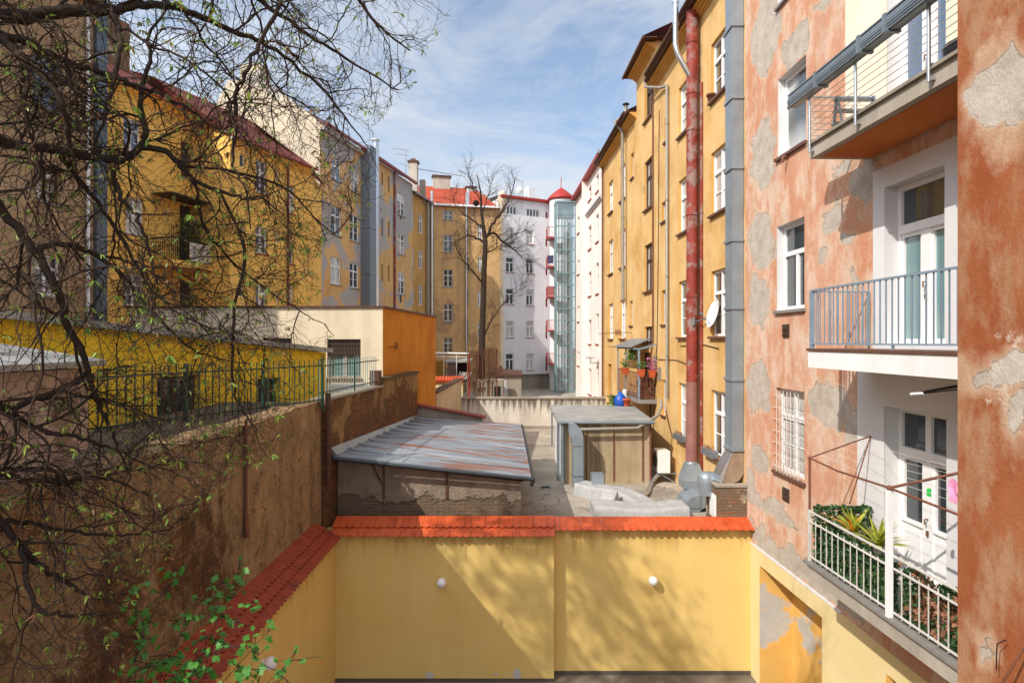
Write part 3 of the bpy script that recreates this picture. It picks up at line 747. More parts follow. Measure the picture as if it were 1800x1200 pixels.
facade(mb,f,0,uT0,GZ,EZ,hole(0,uT0),reveal=.2,mr=1); facade(mb,f,uT0,uT1,GZ,TOPT,hole(uT0,uT1),reveal=.2,mr=1); facade(mb,f,uT1,f.L,GZ,EZ,hole(uT1,f.L),reveal=.2,mr=1)
mb.quad(P(uT0,EZ),P(uT0,TOPT),P(uT0,TOPT,-5),P(uT0,EZ,-5)); mb.quad(P(uT1,EZ),P(uT1,TOPT),P(uT1,TOPT,-5),P(uT1,EZ,-5))
mb.quad(P(0,GZ),P(0,EZ),P(0,EZ,-9),P(0,GZ,-9)); mb.quad(P(f.L,GZ),P(f.L,EZ),P(f.L,EZ,-9),P(f.L,GZ,-9)); mb.quad(P(0,GZ,-9),P(0,EZ,-9),P(f.L,EZ,-9),P(f.L,GZ,-9))
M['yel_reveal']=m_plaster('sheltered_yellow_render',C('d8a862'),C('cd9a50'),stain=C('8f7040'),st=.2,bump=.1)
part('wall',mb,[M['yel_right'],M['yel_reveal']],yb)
for i,r in enumerate(wins):
    if i<nS:
        white=(r[0]>f.u(1190)) or i%2==0
        window(yb,f,r,'TVg',M['whitepaint'],M['glass_c'] if i%3 else M['glass'],M['sill_brown'],reveal=.13,fw=.08,sillout=.1)
    elif i<nD: window(yb,f,r,'V' if r[1]-r[0]>.4 else '',M['oldwhite'],M['glass'],M['sill_brown'],reveal=.14,fw=.06)
    elif i<nDoor: window(yb,f,r,'TV' if r[3]-r[2]>1 else 'V',M['darkframe'],M['glass_lace'],M['sill_brown'],reveal=.13,fw=.08,sillout=.1)
    else:
        d=window(yb,f,r,'T',M['rustpipe'],M['glass'],None,reveal=.22,fw=.1,name='door')
window(yb,f,TW,'TV',M['darkframe'],M['glass'],M['sill_brown'],reveal=.15,fw=.08,sillout=.1)
# roof, eaves
mb=MB()
def eave(u0,u1,z,ov=.42):
    mb.quad(P(u0,z,ov),P(u1,z,ov),P(u1,z+2.4,-4.5),P(u0,z+2.4,-4.5)); 
    fbox(mb,f,u0,u1,z-.1,z-.003,ov-.02,ov+.05,1); fbox(mb,f,u0,u1,z-.07,z-.04,.003,ov-.02,1)
eave(-.2,uT0,EZ+.1); eave(uT1,f.L,EZ+.1)
eave(uT0-.35,uT1+.35,TOPT+.05,.55)
mb.quad(P(uT0-.35,TOPT+.03,.55),P(uT0-.35,TOPT+.03,-4),P(uT1+.35,TOPT+.03,-4),P(uT1+.35,TOPT+.03,.55),1)
part('roof',mb,[M['roof_left'],M['eave']],yb)
mb=MB()   # coved cornice under the eaves
for u0,u1,z,ov in((0,uT0,EZ+.02,.3),(uT1,f.L,EZ+.02,.3),(uT0-.02,uT1+.02,TOPT-.03,.4)):
    for k in range(4): fbox(mb,f,u0,u1,z-.3+.07*k,z-.3+.07*(k+1)-.001,.003,ov*((k+1)/4)**1.5)
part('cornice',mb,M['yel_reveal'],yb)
# pipes that belong to this house
def wallpipe(name,pts,r,mat,rings=(),parent=yb):
    mb=MB(); mb.tube(pts,r,10)
    for p in rings: mb.tube([p-Vector((0,0,.025)),p+Vector((0,0,.025))],r*1.22,10)
    return part(name,mb,mat,parent)
def rp(px,py,off,fac=None): 
    fac=fac or f; u=fac.u(px); return fac.pt(u,fac.z(px,py),off)
u=f.u(1102); wallpipe('vent_pipe',[P(u,11.4,.05),P(u,11.0,.05),P(u,10.6,.6),P(u,10.2,.22),P(u,2.0,.2)],.085,M['greypipe'],[P(u,z,.2) for z in(8.5,6,3.5,2.05)])
mb=MB(); mb.lathe(P(u,11.4,.05),[(.02,.16),(.17,.08),(.17,.05),(.08,.0),(.085,-.1)],12); part('cowl',mb,M['black'],yb)
u=f.u(1150); wallpipe('downpipe',[P(u,10.2,.06),P(u,.0,.06),P(u-.3,-.5,.06),P(u-.4,-3.2,.06)],.03,M['rustpipe'])
ug=f.u(1152); ud=f.u(1177); u9=f.u(1177)
GP=[P(ug,10.45,.44),P(ug,10.15,.4),P((ug*.35+ud*.65),9.6,.12),P(ud,9.4,.1),P(ud,-2.1,.1)]
wallpipe('downpipe',GP,.055,M['greypipe'],[P(ud,z,.1) for z in(8,5.2,2.4,-.5)])
u=f.u(1062); wallpipe('downpipe',[P(u,10.3,.1),P(u,-5,.1)],.05,M['rustpipe'])
mb=MB(); mb.tube([P(0,EZ+.12,.5),P(uT0-.4,EZ+.12,.5)],.07,8); mb.tube([P(uT1+.4,EZ+.12,.5),P(f.L,EZ+.12,.5)],.07,8); part('gutter',mb,M['eave'],yb)
mb=MB(); fbox(mb,f,f.u(1155),f.u(1150),-.95,-.6,.003,.03); fbox(mb,f,f.u(1150)+.7,f.u(1150)+1.05,-1.5,-1.0,.003,.04); part('meter_box',mb,M['sill_grey'],yb)
mb=MB()
for u,z in((f.u(1240),-.15),(f.u(1190),-.7)): mb.tube([P(u-2.5,z,.03),P(u,z+.05,.03),P(u+1.2,z-.05,.03)],.012,5)
mb.tube([P(f.u(1160),9.,.03),P(f.u(1158),3,.03),P(f.u(1156),-.2,.03),P(f.u(1150),-3.5,.04)],.014,5)
mb.tube([P(f.u(1090),-1,.05),P(f.u(1110),-1.2,.05),P(f.u(1128),-1.1,.05)],.012,5)
part('cable',mb,M['black'],yb)
mb=MB()   # iron line bracket
A=rp(1049,586,.02); u=f.u(1100); mb.tube([P(u+1.5,.42,.6),P(u-4.2,.42,.6)],.018,6); 
for k in(0,.45,.9): mb.tube([P(u+.6+k,.3,.6),P(u+.6+k,.55,.6)],.03,6)
mb.tube([P(u+1.3,.42,.0),P(u+1.3,.42,.62)],.018,6); mb.tube([P(u+1.3,-.2,.0),P(u+1.3,.42,.55)],.014,6)
part('line_bracket',mb,M['rustpipe'],yb)
# stair window shutter leaf standing open
# plant boxes on sills
for px,z in((1240,-3.38),(1190,-3.38)):
    t=thing('window_box','grey window box with dead stems on the lowest sill behind the %s'%('square duct' if px==1240 else 'red flue'),'planter',tuple(P(f.u(px)+.7,z,.2)))
    u=f.u(px)+.15; mb=MB(); fbox(mb,f,u,u+1.0,z+.004,z+.2,.02,.19); part('trough',mb,M['zinc'],t)
    mb=MB()
    for i in range(60):
        a=u+random.uniform(.05,.95); p=P(a,z+.18,.1); leafquad(mb,p+Vector((random.gauss(0,.03),random.gauss(0,.03),random.random()*.12)),.03)
    part('plants',mb,M['ivydry'],t)
t=thing('flower_pot','small brown clay pot on the top sill next to the square duct','pot',tuple(P(f.u(1248),7.08,.05)))
c=P(f.u(1247)+.15,7.09,.0); mb=MB(); mb.lathe(c,[(.08,0),(.12,.2),(.14,.2),(.14,.26),(.11,.26),(.1,.2),(.0001,.2)],14); part('pot',mb,M['rustpipe'],t)

# ---- balcony with canopy on the yellow wall
bf=Fac(4.92,29.3,5.0,24.75); q=bf.pt
def yx(Y): return RX(Y)
b=MB(); L=bf.L
b.hexa([q(0,-2.46),q(L,-2.46),Vector((yx(24.75),24.75,-2.46)),Vector((yx(29.3),29.3,-2.46)),q(0,-2.3),q(L,-2.3),Vector((yx(24.75),24.75,-2.3)),Vector((yx(29.3),29.3,-2.3))])
yk=part('balcony',b,M['sill_grey'],yb)
b=MB()
for z in(-1.25,-2.22): b.bar(q(0,z,-.03),q(L,z,-.03),.04,.03); b.bar(q(L-.03,z,-.03),Vector((yx(24.78),24.78,z)),.04,.03)
for k in range(34): u=L*k/34; b.bar(q(u,-2.22,-.03),q(u,-1.25,-.03),.014,.014,up=(1,0,0))
for k in range(6): x=5.0+(yx(24.78)-5.0)*k/6; b.bar((x,24.78,-2.22),(x,24.78,-1.25),.014,.014,up=(1,0,0))
part('railing',b,M['rustpipe'],yk)
b=MB()
for u,w in((.05,.05),(L*.42,.05),(L-.05,.07)): b.bar(q(u,-2.3,-.03),q(u,-.33,-.03),w,w,up=(1,0,0))
b.bar(q(0,-.3,-.03),q(L+.05,-.3,-.03),.05,.06); b.bar(q(L,-.3,-.03),Vector((yx(24.75),24.75,-.12)),.05,.06)
part('canopy_post',b,M['bluegrey'],yk)
b=MB(); b.hexa([q(-.2,-.26,.12),q(L*.8,-.26,.12),Vector((yx(25.8),25.8,.1)),Vector((yx(29.4),29.4,.1)),q(-.2,-.23,.12),q(L*.8,-.23,.12),Vector((yx(25.8),25.8,.13)),Vector((yx(29.4),29.4,.13))])
part('canopy',b,M['zinc'],yk)
# pots on it
M['leafg']=m_simple('green_leaf',C('5c7a34'),.5,var=.5,scale=9,bump=0)
M['leafp']=m_simple('pink_flower',C('c87898'),.6,var=.3,scale=9,bump=0)
M['twig']=m_simple('dry_stem',C('8d5a44'),.8,var=.3,scale=9,bump=0)
def planter(x,y,z,w,label,leaf,n=90,h=.35,long=True):
    t=thing('flower_pot',label,'planter',(x,y,z),'orange planters on the canopied balcony rail')
    b=MB(); 
    if long:
        b.hexa([(x-.09,y-w/2+.03,z),(x+.09,y-w/2+.03,z),(x+.09,y+w/2-.03,z),(x-.09,y+w/2-.03,z),(x-.13,y-w/2,z+.24),(x+.13,y-w/2,z+.24),(x+.13,y+w/2,z+.24),(x-.13,y+w/2,z+.24)])
        b.box(x-.145,x+.145,y-w/2-.012,y+w/2+.012,z+.242,z+.28)
    else: b.lathe((x,y,z),[(w*.33,0),(w*.46,.2),(w*.5,.2),(w*.5,.27),(w*.44,.27),(w*.42,.2),(.0001,.2)],14)
    part('pot',b,M['terracotta'],t)
    b=MB()
    for i in range(n):
        p=Vector((x+random.gauss(0,.1),y+random.gauss(0,w*.3),z+.28+random.random()*h)); leafquad(b,p,.04,m=0)
    for i in range(10): b.tube([(x,y+random.uniform(-w*.3,w*.3),z+.2),(x+random.gauss(0,.12),y+random.gauss(0,w*.35),z+.28+h*random.random())],.008,4)
    part('plants',b,leaf,t)
Xr=4.97
planter(4.9,27.1,-1.42,.5,'orange planter with green leaves on the canopied balcony rail above the blue sack',M['leafg'],h=.4)
planter(5.1,24.72,-1.38,.3,'wide orange planter at the front corner rail of the canopied balcony',M['leafg'],h=.3)
planter(5.52,24.7,-1.42,.3,'orange planter nearest the wall on the canopied balcony rail',M['leafp'],h=.5)
b=MB()
for i in range(260): leafquad(b,Vector((random.uniform(5.1,5.6),random.uniform(24.9,25.4),-2.28+random.random()*.75)),.045,m=random.choice((0,1,2,2)))
for i in range(70): 
    x,y=random.uniform(5.05,5.65),random.uniform(24.85,25.3); b.tube([(x,y,-2.29),(x+random.gauss(0,.12),y+random.gauss(0,.12),-1.6+random.random()*.3)],.009,4,m=2)
single('balcony_plants',b,[M['leafg'],M['leafp'],M['twig']],'tangle of dry stems and flowers standing inside the canopied balcony rail','plants')
b=MB()
for i in range(160): leafquad(b,Vector((random.gauss(5.1,.12),random.gauss(26.6,.2),-.75+random.random()*.4)),.06)
b.tube([(5.1,26.6,-.3),(5.1,26.6,-.65)],.006,4)
single('hanging_plant',b,[M['leafg']],'dark green plant hanging under the grey balcony canopy','plant')

# ------------------------------------------------ flues and ducts on the yellow wall
t=thing('square_duct','tall grey square ventilation duct with seams beside the orange facade','duct',(5.85,16.4,-3))
x0,x1,y0,y1=5.69,5.985,16.17,16.7
b=MB(); b.box(x0,x1,y0,y1,-2.85,11.2); part('shaft',b,M['duct'],t)
zz=[(600-py)/F*16.2 for py in(45,172,295,422,541,667)]
for z in zz+[-2.8]:
    b=MB(); b.box(x0-.035,x1+.0,y0-.035,y1+.03,z-.035,z+.035); part('flange',b,M['duct'],t)
b=MB()   # elbow to the pier, leaning out
pr=[(x1,-2.86),(x0,-2.86),(x0-.22,-3.25),(x0-.45,-3.4),(x0-.5,-3.62),(x0-.25,-3.66),(x0+.1,-3.5),(x1,-3.3)]
M['elbow']=m_simple('dirty_lagging',C('a38b72'),.8,0,var=.35,scale=4,bump=.4)
b.extrude([Vector((5.98,y0,-2.86)),Vector((5.69,y0,-2.86)),Vector((5.5,y0,-3.25)),Vector((5.38,y0,-3.62)),Vector((5.66,y0,-3.68)),Vector((5.86,y0,-3.6)),Vector((6.0,y0,-3.4))][::-1],Vector((0,.5,0)))
part('elbow',b,M['elbow'],t)
b=MB(); P5=[Vector((5.71,y0-.012,-2.87)),Vector((5.685,y0-.012,-2.87)),Vector((5.47,y0-.012,-3.25)),Vector((5.3,y0-.012,-3.62)),Vector((5.42,y0-.012,-3.66)),Vector((5.55,y0-.012,-3.3))]
b.extrude(P5[::-1],Vector((0,.52,0))); part('foil_wrap',b,M['foil'],t)
b=MB(); b.lathe((5.17,16.6,-3.75),[(.0001,.3),(.18,.28),(.24,.16),(.24,0),(.22,-.3)],16); part('bend',b,M['duct'],t)
t=thing('chimney_pier','short crumbling brick pier with a louvred vent below the square duct','brick pier',(5.6,16.2,TZ))
b=MB(); b.box(5.24,6.02,15.98,16.9,TZ,-3.72); part('masonry',b,M['pierbrick'],t)
b=MB(); b.box(5.2,6.03,15.95,16.9,-3.717,-3.66); part('cap',b,M['concrete'],t)
b=MB(); 
for k in range(9): z=-4.05-.05*k; b.bar((5.222,16.1,z),(5.222,16.5,z),.03,.03)
b.box(5.225,5.239,16.05,16.55,-4.55,-3.95); part('vent_louvre',b,M['whiteplastic'],t)
t=thing('red_flue','big peeling red flue pipe running up the yellow wall on a metal cone','flue',(5.65,19.6,TZ))
c=Vector((5.65,19.6,0)); b=MB(); b.tube([c+Vector((0,0,11.6)),c+Vector((0,0,-1.2))],.185,20); part('shaft',b,M['redflue'],t)
b=MB(); b.tube([c+Vector((0,0,-1.2)),c+Vector((-.05,-.1,-3.75))],.185,20); part('lower_shaft',b,m_simple('weathered_red_grey',C('9a6a62'),.5,.1,var=.3,scale=2,bump=.15,rust=C('a84436'),rust_lo=.6),t)
for py in(70,160,225,375,520,668,783):
    z=(600-py)/F*19.4; b=MB(); b.tube([c+Vector((0,0,z-.03)),c+Vector((0,0,z+.03))],.205,20); part('band',b,M['redflue'],t)
b=MB(); cc=c+Vector((-.05,-.1,0)); b.lathe(cc,[(.19,-3.72),(.21,-3.78)],4*6)
def frus(b,c,w0,z0,w1,z1): b.hexa([c+Vector((-w1,-w1,z1)),c+Vector((w1,-w1,z1)),c+Vector((w1,w1,z1)),c+Vector((-w1,w1,z1)),c+Vector((-w0,-w0,z0)),c+Vector((w0,-w0,z0)),c+Vector((w0,w0,z0)),c+Vector((-w0,w0,z0))])
frus(b,cc,.19,-3.78,.34,-4.3); part('cone',b,M['duct'],t)
b=MB(); b.box(cc.x-.33,cc.x+.33,cc.y-.33,cc.y+.33,-4.52,-4.302); part('collar',b,M['duct'],t)
b=MB()  # quarter bend in front of the collar
pts=[]; n=10; cx=cc.x; 
for k in range(n+1): a=math.pi/2*k/n; pts.append(Vector((cx+.35-.75*math.sin(a)*1.0,18.7,-5.0+.42*0-.0+.1+.45*math.cos(a)*1.0)))
pr=[Vector((cx+.45,18.3,-4.5)),Vector((cx-.1,18.3,-4.5)),Vector((cx-.33,18.3,-4.56)),Vector((cx-.47,18.3,-4.68)),Vector((cx-.52,18.3,-4.85)),Vector((cx-.52,18.3,-5.0)),Vector((cx-.1,18.3,-5.0)),Vector((cx-.08,18.3,-4.92)),Vector((cx+.05,18.3,-4.86)),Vector((cx+.45,18.3,-4.84))]
b.extrude(pr,Vector((0,1.0,0)))
part('bend',b,M['duct'],t)
b=MB(); b.bar((cx-.09,18.29,-4.5),(cx-.09,18.29,-4.86),.02,.02); b.bar((cx-.52,18.29,-4.86),(cx-.09,18.29,-4.86),.02,.02); part('seam',b,M['zinc'],t)
t=thing('drain_pipe','thin red pipe close behind the big red flue','pipe',(5.9,19.5,TZ))
b=MB(); b.tube([(5.86,19.35,8),(5.86,19.35,-4.4)],.05,10); part('shaft',b,M['redflue'],t)
for z in(4,0,-3): 
    b=MB(); b.tube([(5.86,19.35,z-.03),(5.86,19.35,z+.03)],.062,10); part('clip',b,M['redflue'],t)
t=thing('silver_flue','slim shiny steel flue joining the red flue near the top','flue',(5.4,19.6,8))
b=MB(); b.tube([(5.1,19.5,12.2),(5.1,19.5,9.25),(5.16,19.5,8.95),(5.6,19.55,8.2)],.085,12); part('tube',b,M['steel'],t)
for z in(10.55,9.9): 
    b=MB(); b.tube([(5.1,19.5,z-.03),(5.1,19.5,z+.03)],.1,12); part('clip',b,M['steel'],t)
# satellite dish
t=thing('satellite_dish','white satellite dish on a bracket clamped to the red flue','satellite dish',(5.75,18.6,.6))
c=at(1254,551,18.3); ax=Vector((-.93,-.04,.25)).normalized(); e=ax.orthogonal().normalized(); g=ax.cross(e); b=MB(); n=24; rings=7
vs=[];fs=[]
for i in range(rings+1):
    r=.42*i/rings
    for j in range(n): a=2*math.pi*j/n; vs.append(c+(e*math.cos(a)+g*math.sin(a))*max(r,.001)+ax*(.5*r*r-.06))
for i in range(rings):
    for j in range(n): fs.append((i*n+j,i*n+(j+1)%n,(i+1)*n+(j+1)%n,(i+1)*n+j))
b.add(vs,fs,0,True); b.add([v-ax*.012 for v in vs],fs,0,True); part('dish',b,M['whiteplastic'],t)
b=MB(); lp=c+ax*.42+Vector((0,0,-.1)); b.tube([c-g*.0+Vector((0,0,-.38)),lp],.012,6); b.tube([lp,lp-ax*.1],.04,8)
b.tube([c-ax*.05,c-ax*.12,Vector((5.66,19.4,.6))],.022,8); b.tube([Vector((5.63,19.38,.5)),Vector((5.63,19.38,.75))],.05,8); part('mount',b,M['zinc'],t)

# ------------------------------------------------ pinkish white building beyond, glass lift, far white house
pf2=Fac(4.94,48.5,5.36,36.92); P=pf2.pt
pb=thing('apartment_building','pinkish white house with a red gutter next to the glass lift','building',(5,43,GZ))
wn=[]
for pa,pb_,rows in((1047.5,1052.5,[(307,337),(377,425),(462,516),(551,604),(645,697)]),(1034,1039.5,[(328,352),(397,438),(478,520),(562,604),(648,692)]),(1015,1018.5,[(381,410),(457,482),(538,565),(618,642)])):
    for a,b_ in rows: wn.append(pf2.rect(pa,pb_,a,b_))
mb=MB(); facade(mb,pf2,0,pf2.L,GZ,10.9,wn,reveal=.2,depth=9); part('wall',mb,M['pinkwhite'],pb)
for r in wn: window(pb,pf2,r,'TV' if r[1]-r[0]>.6 else 'T',M['oldwhite'],M['glass_lace'],M['sill_red'] if r[1]-r[0]>.9 else None,reveal=.16,fw=.07)
mb=MB(); fbox(mb,pf2,-.2,pf2.L,10.9,11.05,-.2,.38); mb.quad(P(-.2,11.06,.38),P(pf2.L,11.06,.38),P(pf2.L,12.6,-3.5),P(-.2,12.6,-3.5)); mb.quad(P(pf2.L,11.0,.38),P(pf2.L,12.6,-3.5),P(pf2.L,11,-3.5),P(pf2.L,11,-3.4)); part('roof',mb,M['redpaint'],pb)
mb=MB(); fbox(mb,pf2,pf2.u(1033),pf2.L,8.55,8.75,.003,.22); fbox(mb,pf2,pf2.u(1033),pf2.L,8.45,8.548,.003,.12); part('cornice',mb,M['whitewash'],pb)
mb=MB(); fbox(mb,pf2,pf2.u(1033),pf2.u(1033)+.03,GZ,10.9,.003,.4); part('corner_edge',mb,M['pinkwhite'],pb)
mb=MB()
for k in range(9): u=-.1+pf2.L*.75*k/8; mb.tube([P(u,11.3,-.3),P(u,12.2,-.3)],.03,6)
for z in(11.75,12.2): mb.tube([P(-.1,z,-.3),P(pf2.L*.75,z,-.3)],.03,6)
for k in range(3): mb.tube([P(1+k,12.2,-.3),P(1+k,12.6,-.8)],.03,6)
part('roof_railing',mb,M['greypipe'],pb)
mb=MB(); fbox(mb,pf2,.3,.9,10.9,12.9,-1.8,-1.2); fbox(mb,pf2,5,5.6,11.3,13,-2.6,-2.0); part('chimney',mb,M['whitewash'],pb)
t=thing('wall_dish','small white satellite dish on the pinkish white house beside the downpipe','satellite dish',tuple(P(pf2.u(1054),-1.2,.4)))
c=P(pf2.u(1053),-1.0,.55); mb=MB(); mb.lathe(c,[(.001,-.05),(.2,-.02),(.36,.06),(.36,.075),(.2,.0),(.001,-.03)],18); part('dish',mb,M['whiteplastic'],t)
mb=MB(); mb.tube([P(pf2.u(1053),-1.3,.0),P(pf2.u(1053),-1.3,.5),c],.03,6); part('mount',mb,M['zinc'],t)
# ================================================================== far end of the yard
def flat_windows(b,fac,rects,style,fm,gm,sm,rev=.16,fw=.09):
    for r in rects: window(b,fac,r,style,fm,gm() if callable(gm) else gm,sm,reveal=rev,fw=fw)
def glassmix(): return random.choice([M['glass'],M['glass_c'],M['glass_lace']])
# white house
wf=Fac(-1.16,64.,5.6,67.6); P=wf.pt
wb=thing('apartment_building','white far house with a red gutter and two columns of windows','building',(2,66,GZ))
rows1=[(400,426),(452,479),(507,535),(564,593),(621,652)]; R=[]; A=[]
for a,b_ in rows1: R.append(wf.rect(889,903.5,a,b_))
for a,b_ in [(404,429),(454,481),(508.5,537),(564,593),(621,650)]: R.append(wf.rect(925,938,a,b_))
A.append(wf.rect(891,908,363,377)); A.append(wf.rect(926,948,368,381)); NR=[wf.rect(959,963,a,b_) for a,b_ in[(373,384),(420,433),(470,484),(525,539),(572,595),(628,651)]]
mb=MB(); facade(mb,wf,0,wf.L,-3.4,14.7,R+A+NR,reveal=.2,depth=9); part('wall',mb,M['white'],wb)
mb=MB(); fbox(mb,wf,0,wf.L,GZ,-3.402,-.3,-.12); fbox(mb,wf,0,wf.L,-3.5,-3.403,-.115,.06); part('plinth',mb,M['concrete'],wb)
flat_windows(wb,wf,R,'Tv',M['whitepaint'],glassmix,M['sill_red'])
window(wb,wf,A[0],'3',M['whitepaint'],M['glass'],None,fw=.06); window(wb,wf,A[1],'4',M['whitepaint'],M['glass'],None,fw=.06)
flat_windows(wb,wf,NR,'M',M['redpaint'],M['glass'],None)
mb=MB(); fbox(mb,wf,-.1,wf.L,14.7,14.95,-.2,.45); part('gutter',mb,M['redpaint'],wb)
mb=MB(); mb.quad(P(-.1,14.96,.3),P(wf.L,14.96,.3),P(wf.L,15.4,-6),P(-.1,15.4,-6)); part('roof',mb,M['hutroof'],wb)
mb=MB(); fbox(mb,wf,4.75,5.55,14.9,16.9,-3.5,-2.6); fbox(mb,wf,5.551,6.0,14.9,15.9,-3.5,-2.6); fbox(mb,wf,2.2,4.749,14.9,15.8,-3.6,-2.7); fbox(mb,wf,4.85,5.1,16.901,17.1,-3.3,-2.9,); part('chimney',mb,M['whitewash'],wb)
mb=MB(); mb.lathe(P(.25,0,-.2),[(.0,13.2),(.34,13.2),(.36,14.2),(.46,14.35),(.46,14.8),(.36,14.9),(.38,15.25),(.28,15.4),(.001,15.45)],12); part('chimney_pot',mb,M['cream'],wb)
mb=MB(); fbox(mb,wf,-.1,.42,GZ,14.6,.004,.05); part('edge_strip',mb,M['creamfield'],wb)
mb=MB()
for x,zz in((4.2,17.4),): mb.tube([P(x,15.,-3),P(x,17.7,-3)],.03,5); mb.tube([P(x-1.3,18.0,-3),P(x,17.4,-3)],.022,5)
part('antenna',mb,M['greypipe'],wb)
t=thing('roof_dish','white dish on the roof of the far white house','satellite dish',tuple(P(4.,15,-3)))
mb=MB(); mb.sphere(P(3.8,16.5,-2.9),.38,nu=14,nv=8); part('dish',mb,M['whiteplastic'],t); mb=MB(); mb.tube([P(3.9,15.2,-3),P(3.9,16.4,-3)],.04,5); part('pole',mb,M['greypipe'],t)
# round stair tower with a red cone roof, landings
t=thing('stair_tower','round white stair tower with a red cone roof behind the glass lift','tower',(5.3,66,GZ))
c=Vector((5.15,65.6,0)); mb=MB(); mb.lathe(c,[(1.22,GZ),(1.22,14.8)],28); part('wall',mb,M['white'],t)
mb=MB(); mb.lathe(c,[(1.23,14.7),(1.42,14.8),(1.42,14.95),(1.15,15.25),(.5,15.8),(.05,16.1)],28); mb.tube([c+Vector((0,0,16.0)),c+Vector((0,0,17.2))],.04,5); part('roof',mb,M['redpaint'],t)
for py in(417,468,521,580,638):
    z=(600-py)/F*63.6; mb=MB(); mb.box(3.55,4.4,63.2,65.4,z-.12,z); lm=part('landing',mb,M['redpaint'],t)
    mb=MB()
    for k in range(8): x=3.58+.82*k/7; mb.bar((x,63.22,z),(x,63.22,z+1.0),.03,.03,up=(1,0,0))
    for k in range(8): y=63.25+2.1*k/7; mb.bar((3.57,y,z),(3.57,y,z+1.0),.03,.03,up=(1,0,0))
    mb.bar((3.55,63.22,z+1.0),(4.4,63.22,z+1.0),.05,.05); part('railing',mb,M['redpaint'],lm)
    if py==521: mb=MB(); mb.box(3.56,4.4,63.25,63.28,z+.05,z+.95); part('panel',mb,m_simple('pale_red_panel',C('d8928a'),.6),lm)
    if py==468: mb=MB(); mb.box(3.6,4.2,63.15,63.2,z+.25,z+1.05); part('laundry',mb,m_simple('dark_violet_cloth',C('4a4468'),.9),lm)
# glass lift
lt=thing('glass_lift','slim glass and steel lift shaft standing before the stair tower','lift shaft',(5.4,62,GZ))
x0,x1,y0,y1=4.3,6.38,61.,62.6; ztop=13.55
mb=MB()
for x in(x0,x1): 
    for y in(y0,y1): mb.bar((x,y,GZ),(x,y,ztop),.16,.16,up=(1,0,0))
for x in(x0+.72,x0+1.35): mb.bar((x,y0,GZ),(x,y0,ztop-2.2),.07,.07,up=(1,0,0))
z=ztop; k=0
while z>-6: 
    mb.bar((x0,y0,z),(x1,y0,z),.11,.1); mb.bar((x0,y0,z),(x0,y1,z),.11,.1); mb.bar((x1,y0,z),(x1,y1,z),.11,.1); z-=1.15
part('frame',mb,M['lift_steel'],lt)
M['liftglass']=m_glass('pale_lift_glass',C('7e9d9c'))
g=G('clear_lift_glass'); tr=g.n('ShaderNodeBsdfTransparent'); tr.inputs[0].default_value=(.82,.9,.9,1); gl=g.n('ShaderNodeBsdfGlossy'); gl.inputs['Roughness'].default_value=.03; mx=g.n('ShaderNodeMixShader'); mx.inputs[0].default_value=.16
g.l(tr.outputs[0],mx.inputs[1]); g.l(gl.outputs[0],mx.inputs[2]); g.l(mx.outputs[0],g.out.inputs[0]); M['clear']=g.mat
mb=MB(); e=.02
mb.quad((x0,y0+e,GZ),(x1,y0+e,GZ),(x1,y0+e,ztop),(x0,y0+e,ztop)); mb.quad((x0+e,y0,GZ),(x0+e,y1,GZ),(x0+e,y1,ztop),(x0+e,y0,ztop)); mb.quad((x1-e,y0,GZ),(x1-e,y1,GZ),(x1-e,y1,ztop),(x1-e,y0,ztop))
part('glazing',mb,M['clear'],lt)
mb=MB(); mb.box(x0-.1,x1+.1,y0-.1,y1+.1,ztop,ztop+.15); part('roof',mb,M['lift_steel'],lt)
mb=MB()
for x,y in((x0+.35,y1-.35),(x0+.95,y1-.35),(x0+1.15,y0+.4),(x0+.6,y0+.5)): mb.bar((x,y,GZ),(x,y,ztop-.3),.1,.1,up=(1,0,0))
mb.bar((x0+1.35,y1-.4,GZ),(x0+1.35,y1-.4,ztop-1.8),.5,.22,up=(1,0,0)); part('guide_rail',mb,M['greypipe'],lt)
mb=MB(); mb.box(x0+.2,x1-.3,y0+.4,y1-.3,ztop-1.4,ztop-.2); part('machine',mb,M['zinc'],lt)
# tan house facing us with the orange tiled roof
tf=Fac(-7.95,61.,-1.16,62.6); P=tf.pt
tb=thing('apartment_building','weathered tan far house with an orange tiled roof and wide chimneys','building',(-4.6,62,GZ))
R=[tf.rect(779.5,796,a,b_) for a,b_ in[(370,386),(413,443),(473.5,504),(534,565),(593,621)]]
R2=[tf.rect(840,847.5,a,b_) for a,b_ in[(397,421),(452,476),(511,538),(566,594)]]
R3=[tf.rect(818.5,823.5,a,b_) for a,b_ in[(399,412),(452,480),(510,538),(566,597)]]
mb=MB(); facade(mb,tf,0,tf.L,GZ,13.3,R+R2+R3,reveal=.2,depth=10); part('wall',mb,M['tan_far'],tb)
for i,r in enumerate(R): window(tb,tf,r,'MV' if i==0 else 'TVg',M['oldwhite'],M['glass'],M['sill_grey'],reveal=.16,fw=.08)
flat_windows(tb,tf,R2,'TV',M['whitepaint'],M['glass'],None,fw=.07); flat_windows(tb,tf,R3,'T',M['greypipe'],M['glass_lace'],None,fw=.07)
mb=MB(); mb.quad(P(-2.2,13.2,.35),P(tf.L-.1,13.2,.35),P(tf.L-1.9,16.0,-3.6),P(-2.2,16.0,-3.6)); mb.quad(P(tf.L-.1,13.2,.35),P(tf.L-.1,13.2,-9),P(tf.L-1.9,16,-3.6),P(tf.L-1.9,16,-3.6)); mb.quad(P(-2.2,13.2,.35),P(-2.2,16,-3.6),P(-2.2,13.2,-9),P(-2.2,13.2,-8.9)); part('roof',mb,M['roof_far'],tb)
mb=MB(); fbox(mb,tf,0,tf.L,13.22,13.4,.3,.48); part('gutter',mb,M['whitepaint'],tb)
